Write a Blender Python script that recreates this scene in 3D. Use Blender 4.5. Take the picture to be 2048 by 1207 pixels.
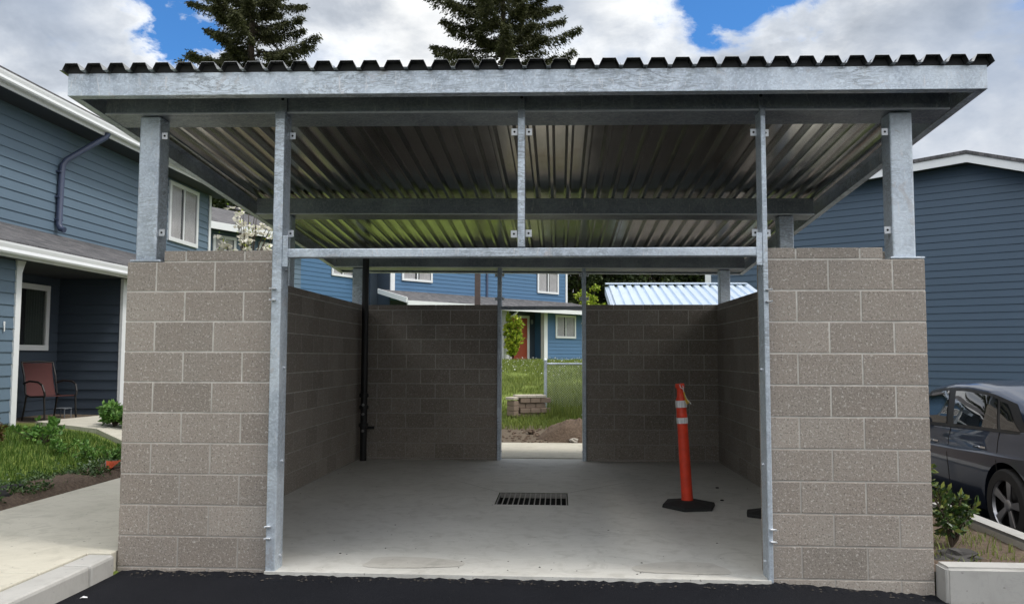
import bpy, bmesh, math, random
import numpy as np
from mathutils import Vector, Matrix, noise as mnoise
for o in list(bpy.data.objects): bpy.data.objects.remove(o, do_unlink=True)
S = bpy.context.scene
COL = S.collection
R = math.radians
rnd = random.Random(7)

# ------------------------------------------------------------ camera
f, pitch, yaw, roll = 1600., .0672, -.0582, .0028
cy_, sy_ = math.cos(yaw), math.sin(yaw)
F = Vector((sy_, cy_, 0)); RR = Vector((cy_, -sy_, 0)); ZZ = Vector((0, 0, 1))
F2 = F*math.cos(pitch) + ZZ*math.sin(pitch); UP = ZZ*math.cos(pitch) - F*math.sin(pitch)
R2 = RR*math.cos(roll) + UP*math.sin(roll); U2 = UP*math.cos(roll) - RR*math.sin(roll)
cam_d = bpy.data.cameras.new('camera'); cam = bpy.data.objects.new('camera', cam_d); COL.objects.link(cam)
M = Matrix((R2, U2, -F2)).transposed().to_4x4(); M.translation = Vector((2.9312, -5.2631, 1.4009))
cam.matrix_world = M
cam_d.sensor_width = 36; cam_d.lens = f/2048*36; cam_d.clip_end = 2000; cam_d.clip_start = .05
S.camera = cam

# ------------------------------------------------------------ world
SUN_EL, SUN_AZ = R(57), R(103)      # azimuth clockwise from +Y toward +X
w = bpy.data.worlds.new('World'); S.world = w; w.use_nodes = True
nt = w.node_tree; nt.nodes.clear()
def N(nt, t, **k):
    n = nt.nodes.new(t)
    for a, b in k.items():
        if a.startswith('i_'):
            key = a[2:]
            n.inputs[int(key) if key.isdigit() else key.replace('_', ' ')].default_value = b
        else: setattr(n, a, b)
    return n
def L(nt, a, b): nt.links.new(a, b)
def math_(nt, op, a, b=None, c=None, clamp=False):
    n = nt.nodes.new('ShaderNodeMath'); n.operation = op; n.use_clamp = clamp
    for i, v in enumerate((a, b, c)):
        if v is None: continue
        if isinstance(v, (int, float)): n.inputs[i].default_value = v
        else: nt.links.new(v, n.inputs[i])
    return n.outputs[0]
def mix_(nt, fac, a, b, typ='RGBA', blend='MIX'):
    n = nt.nodes.new('ShaderNodeMix'); n.data_type = typ
    if typ == 'RGBA': n.blend_type = blend
    idx = {'RGBA': (6, 7, 2), 'FLOAT': (2, 3, 0)}[typ]
    for i, v in ((0, fac), (idx[0], a), (idx[1], b)):
        if isinstance(v, (int, float)): n.inputs[i].default_value = v
        elif isinstance(v, tuple): n.inputs[i].default_value = v if len(v) == 4 else (*v, 1)
        else: nt.links.new(v, n.inputs[i])
    return n.outputs[idx[2]]
def ramp_(nt, fac, stops, interp='LINEAR'):
    n = nt.nodes.new('ShaderNodeValToRGB'); n.color_ramp.interpolation = interp
    e = n.color_ramp.elements
    while len(e) > 1: e.remove(e[0])
    for i, (p, c) in enumerate(stops):
        if isinstance(c, (int, float)): c = (c, c, c)
        if i == 0: e[0].position = p; e[0].color = (*c, 1)
        else:
            x = e.new(p); x.color = (*c, 1)
    L(nt, fac, n.inputs[0]); return n.outputs[0]
def noise_(nt, vec, scale, detail=4, rough=.5, dist=0., out=0):
    n = nt.nodes.new('ShaderNodeTexNoise')
    n.inputs['Scale'].default_value = scale; n.inputs['Detail'].default_value = detail
    n.inputs['Roughness'].default_value = rough; n.inputs['Distortion'].default_value = dist
    if vec is not None: L(nt, vec, n.inputs['Vector'])
    return n.outputs[out]

sky = N(nt, 'ShaderNodeTexSky', sky_type='NISHITA', sun_disc=False, sun_elevation=SUN_EL, sun_rotation=SUN_AZ,
        air_density=1.0, dust_density=.4, ozone_density=2.0)
tc = N(nt, 'ShaderNodeTexCoord')
D = tc.outputs['Generated']
sep = N(nt, 'ShaderNodeSeparateXYZ'); L(nt, D, sep.inputs[0])
zz = math_(nt, 'ADD', math_(nt, 'MAXIMUM', sep.outputs[2], 0.0), .35)
cmb = N(nt, 'ShaderNodeCombineXYZ')
L(nt, math_(nt, 'DIVIDE', sep.outputs[0], zz), cmb.inputs[0]); L(nt, math_(nt, 'DIVIDE', sep.outputs[1], zz), cmb.inputs[1])
CV = cmb.outputs[0]
n1 = noise_(nt, CV, 3.2, 9, .58, .25)
n2 = noise_(nt, CV, 1.5, 8, .55, .3)
n3 = noise_(nt, CV, 7.0, 8, .6, .2)
wob = N(nt, 'ShaderNodeVectorMath', operation='MULTIPLY_ADD'); L(nt, noise_(nt, CV, 9.0, 7, .62, .4, out=1), wob.inputs[0])
wob.inputs[1].default_value = (.13, .13, .13); wv2 = N(nt, 'ShaderNodeVectorMath', operation='SUBTRACT'); L(nt, D, wv2.inputs[0]); wv2.inputs[1].default_value = (.065, .065, .065)
L(nt, wv2.outputs[0], wob.inputs[2]); DW = wob.outputs[0]
# openings in the cloud cover: (direction, width, weight)
holes = [((-.415, .835, .36), .060, .85), ((-.400, .848, .345), .045, .75), ((-.424, .823, .39), .055, .8),
         ((.19, .90, .425), .085, .85), ((.255, .885, .415), .06, .75), ((.14, .90, .44), .05, .6),
         ((-.9, -.1, .4), .4, .6), ((-.7, -.6, .35), .3, .6), ((.2, -.6, .78), .5, .6), ((.1, .5, .86), .3, .5)]
acc = None
for d, wd, wt in holes:
    v = Vector(d).normalized()
    dp = N(nt, 'ShaderNodeVectorMath', operation='DISTANCE'); L(nt, DW, dp.inputs[0]); dp.inputs[1].default_value = v
    h = math_(nt, 'MULTIPLY', math_(nt, 'SUBTRACT', 1.0, math_(nt, 'DIVIDE', dp.outputs['Value'], wd), clamp=True), wt)
    acc = h if acc is None else math_(nt, 'MAXIMUM', acc, h)
cov = math_(nt, 'SUBTRACT', math_(nt, 'MULTIPLY_ADD', math_(nt, 'SUBTRACT', n1, .5), 1.5, .42), acc)
mask = ramp_(nt, cov, [(.0, 0.0), (.10, .35), (.2, .8), (.32, 1.0)])
cl = math_(nt, 'ADD', math_(nt, 'MULTIPLY', n2, .65), math_(nt, 'MULTIPLY', n3, .35))
ccol = ramp_(nt, cl, [(.36, (.30, .34, .40)), (.45, (.50, .54, .60)), (.53, (.78, .80, .82)), (.61, (1.0, 1.0, .99))])
# added sky brightness high behind the camera, out of view, lifts piers and floor
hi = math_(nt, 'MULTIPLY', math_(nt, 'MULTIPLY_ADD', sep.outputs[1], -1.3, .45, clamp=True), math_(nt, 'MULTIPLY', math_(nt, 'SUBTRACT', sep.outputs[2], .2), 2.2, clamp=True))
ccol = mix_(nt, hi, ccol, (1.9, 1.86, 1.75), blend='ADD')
edge = ramp_(nt, cov, [(.2, 1.25), (.55, 1.0)])
ccol = mix_(nt, 1.0, ccol, edge, blend='MULTIPLY')
skb = mix_(nt, 1.0, sky.outputs[0], (.52, 1.05, 1.55), blend='MULTIPLY')
# clouds are given in final radiance: divide by the Background strength
gd = None      # thicker, bluish grey cloud masses
for d, wd, wt in (((.47, .85, .235), .20, .95), ((-.03, .91, .43), .10, .75), ((-.52, .77, .37), .10, .45), ((.55, .80, .36), .10, .5)):
    dp = N(nt, 'ShaderNodeVectorMath', operation='DISTANCE'); L(nt, D, dp.inputs[0]); dp.inputs[1].default_value = Vector(d).normalized()
    h = math_(nt, 'MULTIPLY', math_(nt, 'SUBTRACT', 1.0, math_(nt, 'DIVIDE', dp.outputs['Value'], wd), clamp=True), wt*1.6)
    gd = h if gd is None else math_(nt, 'MAXIMUM', gd, h)
gd = math_(nt, 'MULTIPLY', math_(nt, 'MINIMUM', gd, .95), ramp_(nt, n2, [(.35, 1.), (.65, .45)]))
ccol = mix_(nt, gd, ccol, (.36, .43, .55))
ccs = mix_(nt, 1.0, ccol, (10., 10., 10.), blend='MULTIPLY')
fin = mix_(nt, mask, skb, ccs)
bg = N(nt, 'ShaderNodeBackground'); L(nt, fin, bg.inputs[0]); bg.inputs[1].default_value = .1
ow = N(nt, 'ShaderNodeOutputWorld'); L(nt, bg.outputs[0], ow.inputs[0])

# ------------------------------------------------------------ sun
sd = bpy.data.lights.new('sun', 'SUN'); sd.energy = 2.0; sd.angle = R(12); sd.color = (1, .95, .88)
so = bpy.data.objects.new('sun', sd); COL.objects.link(so)
sv = Vector((math.sin(SUN_AZ)*math.cos(SUN_EL), math.cos(SUN_AZ)*math.cos(SUN_EL), math.sin(SUN_EL)))
so.rotation_euler = (-sv).to_track_quat('-Z', 'Y').to_euler(); so.location = (20, -20, 40)
S.view_settings.view_transform = 'Standard'; S.view_settings.look = 'None'
S.view_settings.exposure = 0.17; S.view_settings.gamma = 1.0
S.render.engine = 'CYCLES'
S.cycles.max_bounces = 6; S.cycles.diffuse_bounces = 4

# ============================================================ materials
MATS = {}
def mat(name):
    m = bpy.data.materials.new(name); m.use_nodes = True
    nt = m.node_tree; b = nt.nodes['Principled BSDF']; MATS[name] = m
    return m, nt, b
def tcoord(nt, kind='Object', scale=None):
    t = nt.nodes.new('ShaderNodeTexCoord')
    if scale is None: return t.outputs[kind]
    mp = nt.nodes.new('ShaderNodeMapping'); mp.inputs['Scale'].default_value = scale
    L(nt, t.outputs[kind], mp.inputs[0]); return mp.outputs[0]
def bump(nt, b, h, strength=.3, dist=.01):
    n = nt.nodes.new('ShaderNodeBump'); n.inputs['Strength'].default_value = strength; n.inputs['Distance'].default_value = dist
    L(nt, h, n.inputs['Height']); L(nt, n.outputs[0], b.inputs['Normal'])
def simple(name, col, rough=.6, metal=0., var=.12, vs=6., bmp=0., bs=60., spec=.5, coat=0.):
    m, nt, b = mat(name)
    v = tcoord(nt)
    n = noise_(nt, v, vs, 5, .6)
    c = mix_(nt, n, tuple(x*(1-var) for x in col), tuple(min(1, x*(1+var)) for x in col))
    L(nt, c, b.inputs['Base Color'])
    b.inputs['Roughness'].default_value = rough; b.inputs['Metallic'].default_value = metal
    b.inputs['Specular IOR Level'].default_value = spec
    if coat: b.inputs['Coat Weight'].default_value = coat; b.inputs['Coat Roughness'].default_value = .03
    if bmp: bump(nt, b, noise_(nt, v, bs, 3), bmp, .004)
    return m
def galv(name, base, dark, metal=.55, rough=.42, stain=.5):
    m, nt, b = mat(name)
    v = tcoord(nt)
    wv = nt.nodes.new('ShaderNodeVectorMath'); wv.operation = 'MULTIPLY_ADD'
    nz = noise_(nt, v, 12, 3, out=1); L(nt, nz, wv.inputs[0]); wv.inputs[1].default_value = (.05, .05, .05); L(nt, v, wv.inputs[2])
    vo = nt.nodes.new('ShaderNodeTexVoronoi'); vo.inputs['Scale'].default_value = 85; L(nt, wv.outputs[0], vo.inputs['Vector'])
    sp = nt.nodes.new('ShaderNodeSeparateColor'); L(nt, vo.outputs['Color'], sp.inputs[0])
    big = noise_(nt, v, 1.7, 7, .65, .8)
    c = mix_(nt, ramp_(nt, big, [(.38, 0.), (.60, 1.)]), dark, base)
    c = mix_(nt, math_(nt, 'MULTIPLY', math_(nt, 'POWER', sp.outputs[0], 1.5), .38), c, tuple(min(1, x*1.45) for x in base))
    # wrinkled dross lines and white runs, in patches
    patch = ramp_(nt, noise_(nt, v, 1.1, 4, .6), [(.46, 0.), (.56, 1.)])
    st = noise_(nt, tcoord(nt, scale=(1.0, 2.4, 5)), 2.6, 6, .68, 2.6)
    lines = ramp_(nt, st, [(.455, 0.), (.485, 1.), (.505, 1.), (.54, 0.)])
    c = mix_(nt, math_(nt, 'MULTIPLY', math_(nt, 'MULTIPLY', lines, patch), stain), c, tuple(x*.50 for x in base))
    st2 = noise_(nt, tcoord(nt, scale=(7, 7, 1.2)), 4.0, 7, .7, 1.5)
    runs = ramp_(nt, st2, [(.60, 0.), (.64, 1.)])
    c = mix_(nt, math_(nt, 'MULTIPLY', runs, stain*.8), c, (.66, .66, .68))
    blot = ramp_(nt, noise_(nt, v, 6, 6, .7, 1.), [(.60, 0.), (.64, 1.)])
    c = mix_(nt, math_(nt, 'MULTIPLY', blot, stain*.45), c, (.44, .42, .42))
    L(nt, c, b.inputs['Base Color'])
    b.inputs['Metallic'].default_value = metal
    L(nt, math_(nt, 'MULTIPLY_ADD', sp.outputs[1], .22, rough-.08), b.inputs['Roughness'])
    bump(nt, b, math_(nt, 'ADD', noise_(nt, v, 30, 4, .6), math_(nt, 'MULTIPLY', lines, .8)), .18, .004)
    return m
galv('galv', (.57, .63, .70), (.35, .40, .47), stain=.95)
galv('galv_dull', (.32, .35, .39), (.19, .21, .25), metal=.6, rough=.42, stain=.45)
def deckmat():
    m, nt, b = mat('deck')
    v = tcoord(nt)
    n = noise_(nt, tcoord(nt, scale=(14, .6, 4)), 1.0, 5, .6)
    rp = nt.nodes.new('ShaderNodeNewGeometry')
    c = mix_(nt, n, (.34, .35, .36), (.56, .56, .55))
    L(nt, c, b.inputs['Base Color'])
    b.inputs['Metallic'].default_value = 1.
    L(nt, ramp_(nt, noise_(nt, v, 3, 5), [(.3, .15), (.7, .26)]), b.inputs['Roughness'])
    bump(nt, b, noise_(nt, v, 14, 2), .05, .004)
deckmat()
def cmumat():
    m, nt, b = mat('cmu')
    v = tcoord(nt)
    g = nt.nodes.new('ShaderNodeNewGeometry'); isl = g.outputs['Random Per Island']
    base = mix_(nt, isl, (.245, .218, .191), (.362, .325, .287))
    big = noise_(nt, v, 2.2, 5, .6)
    c = mix_(nt, ramp_(nt, big, [(.35, 0.), (.75, .7)]), base, (.29, .245, .21))
    sp = noise_(nt, v, 85, 3, .75)
    c = mix_(nt, ramp_(nt, sp, [(.36, 1.), (.44, 0.)]), c, (.13, .115, .10))
    sp2 = noise_(nt, v, 62, 3, .8, .4)
    c = mix_(nt, ramp_(nt, sp2, [(.56, 0.), (.63, .9)]), c, (.50, .465, .425))
    L(nt, c, b.inputs['Base Color']); b.inputs['Roughness'].default_value = .93
    b.inputs['Specular IOR Level'].default_value = .25
    h = math_(nt, 'ADD', math_(nt, 'MULTIPLY', sp, .8), math_(nt, 'MULTIPLY', noise_(nt, v, 30, 4), .6))
    bump(nt, b, h, .55, .006)
    m, nt, b = mat('mortar')
    v = tcoord(nt)
    n = noise_(nt, v, 9, 5)
    c = mix_(nt, ramp_(nt, n, [(.3, 0.), (.7, 1.)]), (.42, .40, .365), (.64, .61, .565))
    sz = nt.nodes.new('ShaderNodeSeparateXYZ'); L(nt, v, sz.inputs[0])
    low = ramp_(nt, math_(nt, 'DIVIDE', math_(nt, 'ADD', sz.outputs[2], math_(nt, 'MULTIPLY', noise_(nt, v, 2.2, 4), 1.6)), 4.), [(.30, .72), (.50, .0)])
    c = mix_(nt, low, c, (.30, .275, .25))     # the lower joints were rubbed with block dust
    L(nt, c, b.inputs['Base Color']); b.inputs['Roughness'].default_value = .95
    bump(nt, b, noise_(nt, v, 90, 3), .4, .003)
cmumat()
def concrete(name, a, bb, dark, stain=.6, rough=.85):
    m, nt, b = mat(name)
    v = tcoord(nt)
    n = noise_(nt, v, 1.1, 8, .62, .5); n2 = noise_(nt, v, 6, 6, .6, .8); n3 = noise_(nt, v, 120, 3, .6)
    c = mix_(nt, ramp_(nt, n, [(.3, 0.), (.7, 1.)]), a, bb)
    c = mix_(nt, math_(nt, 'MULTIPLY', ramp_(nt, n2, [(.5, 0.), (.68, 1.)]), .35*stain), c, dark)
    c = mix_(nt, math_(nt, 'MULTIPLY', ramp_(nt, noise_(nt, v, 2.6, 7, .65, 1.5), [(.58, 0.), (.66, 1.)]), .4*stain), c, tuple(x*.72 for x in a))
    sp = ramp_(nt, noise_(nt, v, 26, 2, .5), [(.71, 0.), (.74, 1.)])
    c = mix_(nt, math_(nt, 'MULTIPLY', sp, .6*stain), c, (.1, .09, .08))
    c = mix_(nt, math_(nt, 'MULTIPLY', n3, .25), c, tuple(x*.8 for x in a))
    scr = ramp_(nt, noise_(nt, tcoord(nt, scale=(1.2, 7, 1)), 2.2, 8, .75, 1.8), [(.485, 0.), (.50, 1.), (.515, 0.)])
    c = mix_(nt, math_(nt, 'MULTIPLY', scr, .28*stain), c, tuple(x*.6 for x in a))
    L(nt, c, b.inputs['Base Color']); b.inputs['Roughness'].default_value = rough
    bump(nt, b, math_(nt, 'ADD', n2, math_(nt, 'MULTIPLY', n3, .5)), .12, .004)
concrete('floor_concrete', (.51, .50, .465), (.62, .61, .575), (.34, .325, .29), 1.15, .6)
concrete('walk_concrete', (.45, .425, .355), (.57, .54, .46), (.30, .28, .23), 1.1)
concrete('curb_concrete', (.36, .355, .34), (.44, .43, .41), (.25, .24, .22), .8)
def asphalt():
    m, nt, b = mat('asphalt')
    v = tcoord(nt)
    n = noise_(nt, v, 1.6, 6, .6); n2 = noise_(nt, v, 130, 3, .7); n3 = noise_(nt, v, 45, 2, .6)
    c = mix_(nt, n, (.004, .0045, .007), (.011, .012, .016))
    c = mix_(nt, ramp_(nt, n2, [(.62, 0.), (.74, 1.)]), c, (.045, .045, .05))
    c = mix_(nt, ramp_(nt, n3, [(.76, 0.), (.79, 1.)]), c, (.22, .21, .2))
    L(nt, c, b.inputs['Base Color']); b.inputs['Roughness'].default_value = .8; b.inputs['Specular IOR Level'].default_value = .12
    bump(nt, b, n2, .8, .008)
asphalt()
def siding(name, col):
    m, nt, b = mat(name)
    v = tcoord(nt)
    n = noise_(nt, v, .8, 5, .6)
    c = mix_(nt, n, tuple(x*.88 for x in col), tuple(x*1.12 for x in col))
    g = noise_(nt, tcoord(nt, scale=(5, 5, 60)), 2, 5, .65)
    c = mix_(nt, math_(nt, 'MULTIPLY', g, .2), c, tuple(x*.7 for x in col))
    L(nt, c, b.inputs['Base Color']); b.inputs['Roughness'].default_value = .62
    bump(nt, b, g, .2, .003)
siding('blue_siding', (.105, .158, .215))  # one house paint
siding('shaded_siding', (.045, .080, .125))
siding('lit_siding', (.060, .145, .27))
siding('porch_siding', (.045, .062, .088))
simple('white_trim', (.68, .70, .72), .5, var=.05, vs=3)
simple('soffit', (.028, .034, .045), .8)
def shingle():
    m, nt, b = mat('shingle')
    v = tcoord(nt)
    br = nt.nodes.new('ShaderNodeTexBrick'); br.inputs['Scale'].default_value = 1
    br.inputs['Brick Width'].default_value = .22; br.inputs['Row Height'].default_value = .12; br.inputs['Mortar Size'].default_value = .006
    br.inputs['Color1'].default_value = (.05, .05, .055, 1); br.inputs['Color2'].default_value = (.12, .115, .12, 1); br.inputs['Mortar'].default_value = (.03, .03, .03, 1)
    mp = nt.nodes.new('ShaderNodeMapping'); mp.inputs['Rotation'].default_value = (0, 0, R(90)); L(nt, v, mp.inputs[0]); L(nt, mp.outputs[0], br.inputs['Vector'])
    n = noise_(nt, v, 25, 4, .7)
    c = mix_(nt, ramp_(nt, n, [(.45, 0.), (.75, .55)]), br.outputs[0], (.20, .20, .21))
    L(nt, c, b.inputs['Base Color']); b.inputs['Roughness'].default_value = .95
    bump(nt, b, n, .5, .01)
shingle()
def glass(name, col=(.02, .025, .03)):
    m, nt, b = mat(name)
    b.inputs['Base Color'].default_value = (*col, 1); b.inputs['Roughness'].default_value = .03
    b.inputs['Specular IOR Level'].default_value = .8
    b.inputs['Alpha'].default_value = .22
    return m
glass('window_glass')
simple('curtain', (.80, .78, .82), .9, var=.25, vs=3)
simple('curtain_green', (.07, .09, .075), .9, var=.3, vs=3)
simple('room_dark', (.015, .015, .017), .9)
simple('black_pipe', (.012, .012, .013), .45)
simple('rubber', (.018, .018, .018), .85, bmp=.3, bs=40)
simple('brass_grey', (.3, .3, .3), .4, metal=.8)
simple('zinc', (.62, .64, .67), .35, metal=.7, var=.2, vs=30)
simple('hole', (.01, .01, .01), .9)
simple('drain_iron', (.30, .29, .27), .7, metal=.2, var=.4, vs=20)
m, nt, b = mat('orange_plastic')
v = tcoord(nt); n = noise_(nt, v, 9, 6, .65); 
c = mix_(nt, ramp_(nt, n, [(.4, 0.), (.75, 1.)]), (.78, .060, .022), (.50, .040, .02))
L(nt, c, b.inputs['Base Color']); b.inputs['Roughness'].default_value = .5
m, nt, b = mat('reflective_white')
v = tcoord(nt)
wv = noise_(nt, tcoord(nt, scale=(220, 220, 1)), 1., 2)
c = mix_(nt, ramp_(nt, wv, [(.45, 0.), (.55, 1.)]), (.50, .50, .52), (.78, .78, .80)); L(nt, c, b.inputs['Base Color']); b.inputs['Roughness'].default_value = .35
simple('yellow_tag', (.65, .42, .03), .5); simple('red_door', (.33, .055, .022), .5, var=.15)
simple('chair_fabric', (.065, .016, .015), .8, bmp=.3, bs=150)
simple('chair_frame', (.02, .018, .018), .4, metal=.3)
simple('bark', (.06, .045, .032), .95, var=.4, vs=8, bmp=.8, bs=20)
simple('brown_post', (.075, .055, .05), .8, var=.3)
def leafmat(name, a, bb, rough=.55, spec=.4, trans=.25):
    m, nt, b = mat(name)
    g = nt.nodes.new('ShaderNodeNewGeometry')
    c = ramp_(nt, g.outputs['Random Per Island'], [(0., a), (.5, tuple((x+y)/2 for x, y in zip(a, bb))), (1., bb)])
    L(nt, c, b.inputs['Base Color']); b.inputs['Roughness'].default_value = rough; b.inputs['Specular IOR Level'].default_value = spec
    tr = nt.nodes.new('ShaderNodeBsdfTranslucent'); L(nt, c, tr.inputs[0])
    mx = nt.nodes.new('ShaderNodeMixShader'); mx.inputs[0].default_value = trans
    L(nt, b.outputs[0], mx.inputs[1]); L(nt, tr.outputs[0], mx.inputs[2])
    L(nt, mx.outputs[0], nt.nodes['Material Output'].inputs[0])
leafmat('needles', (.022, .028, .012), (.10, .105, .045), .7, .2, .2)
leafmat('tree_leaf', (.012, .022, .008), (.05, .07, .018), .6, .3, .2)
leafmat('shrub_leaf', (.02, .05, .014), (.09, .16, .04), .35, .5, .15)
leafmat('shrub_tip', (.12, .16, .03), (.25, .28, .06), .4, .5, .25)
leafmat('vine_leaf', (.16, .28, .02), (.48, .52, .06), .5, .4, .3)
leafmat('red_leaf', (.06, .02, .012), (.14, .12, .03), .5, .4, .2)
leafmat('light_leaf', (.06, .16, .03), (.16, .30, .06), .5, .4, .3)
leafmat('petal', (.72, .68, .58), (.85, .83, .76), .6, .3, .3)
leafmat('clover', (.6, .6, .58), (.8, .8, .78), .6, .3, .2)
leafmat('grass_blade', (.035, .085, .012), (.12, .20, .03), .55, .3, .3)
leafmat('grass_far', (.085, .13, .025), (.23, .27, .06), .55, .3, .35)
def soil():
    m, nt, b = mat('soil')
    v = tcoord(nt)
    n = noise_(nt, v, 3, 8, .7); n2 = noise_(nt, v, 30, 5, .7)
    c = mix_(nt, ramp_(nt, n2, [(.3, 0.), (.75, 1.)]), (.055, .035, .024), (.16, .115, .08))
    L(nt, c, b.inputs['Base Color']); b.inputs['Roughness'].default_value = .97
    bump(nt, b, n2, .8, .02)
    m, nt, b = mat('ground')
    v = tcoord(nt)
    n = noise_(nt, v, .9, 6, .6); n2 = noise_(nt, v, 22, 5, .75)
    g = mix_(nt, ramp_(nt, n2, [(.3, 0.), (.7, 1.)]), (.07, .11, .014), (.20, .25, .04))
    d = mix_(nt, ramp_(nt, n2, [(.3, 0.), (.75, 1.)]), (.06, .045, .03), (.17, .13, .09))
    sp = nt.nodes.new('ShaderNodeSeparateXYZ'); L(nt, v, sp.inputs[0])
    # bare earth right behind the enclosure and in a few worn patches
    bare = math_(nt, 'ADD', math_(nt, 'SUBTRACT', 1.0, math_(nt, 'ABSOLUTE', math_(nt, 'DIVIDE', math_(nt, 'SUBTRACT', sp.outputs[1], 8.2), 2.0)), clamp=True), math_(nt, 'MULTIPLY', math_(nt, 'SUBTRACT', n, .5), 1.3))
    bf = ramp_(nt, bare, [(.12, 0.), (.3, 1.)])
    c = mix_(nt, bf, g, d)
    L(nt, c, b.inputs['Base Color']); b.inputs['Roughness'].default_value = .97
    bump(nt, b, n2, .8, .03)
soil()
simple('rock_dark', (.05, .047, .045), .8, var=.4, vs=12, bmp=.8, bs=18)
simple('rock_pale', (.35, .32, .28), .9, var=.3, vs=12, bmp=.8, bs=18)
simple('block_tan', (.20, .15, .115), .95, var=.4, vs=5, bmp=.8, bs=30)
simple('block_cap', (.42, .38, .32), .9, var=.2, vs=5)
def blue_roof():
    m, nt, b = mat('sheet_roof')
    n = noise_(nt, tcoord(nt), 2, 4)
    L(nt, mix_(nt, n, (.50, .60, .72), (.66, .74, .84)), b.inputs['Base Color'])
    b.inputs['Metallic'].default_value = .5; b.inputs['Roughness'].default_value = .38
blue_roof()
m, nt, b = mat('car_paint')
fl = noise_(nt, tcoord(nt), 900, 2)
L(nt, mix_(nt, fl, (.020, .034, .070), (.042, .064, .12)), b.inputs['Base Color'])
b.inputs['Metallic'].default_value = .75; b.inputs['Roughness'].default_value = .28
b.inputs['Coat Weight'].default_value = 1.0; b.inputs['Coat Roughness'].default_value = .02
m, nt, b = mat('car_glass'); b.inputs['Base Color'].default_value = (.006, .007, .008, 1); b.inputs['Roughness'].default_value = .01
b.inputs['Specular IOR Level'].default_value = 1.0; b.inputs['Coat Weight'].default_value = 1.
simple('car_trim', (.012, .012, .013), .35); simple('tyre', (.02, .02, .021), .8, bmp=.3, bs=80)
simple('chrome', (.7, .7, .72), .12, metal=1., var=.03); simple('alloy', (.42, .42, .44), .3, metal=.9, var=.1)
simple('tail_red', (.35, .01, .01), .2); simple('lamp_clear', (.6, .62, .65), .15)
m, nt, b = mat('fence_mesh')   # woven wire seen as a fine diamond screen
v = tcoord(nt); sp = nt.nodes.new('ShaderNodeSeparateXYZ'); L(nt, v, sp.inputs[0])
def dia(sign):
    a = math_(nt, 'ADD', sp.outputs[0], math_(nt, 'MULTIPLY', sp.outputs[2], sign))
    return math_(nt, 'LESS_THAN', math_(nt, 'FRACT', math_(nt, 'MULTIPLY', a, 20.)), .075)
L(nt, math_(nt, 'MAXIMUM', dia(1.), dia(-1.)), b.inputs['Alpha'])
b.inputs['Base Color'].default_value = (.5, .52, .52, 1); b.inputs['Metallic'].default_value = .5; b.inputs['Roughness'].default_value = .5

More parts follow.
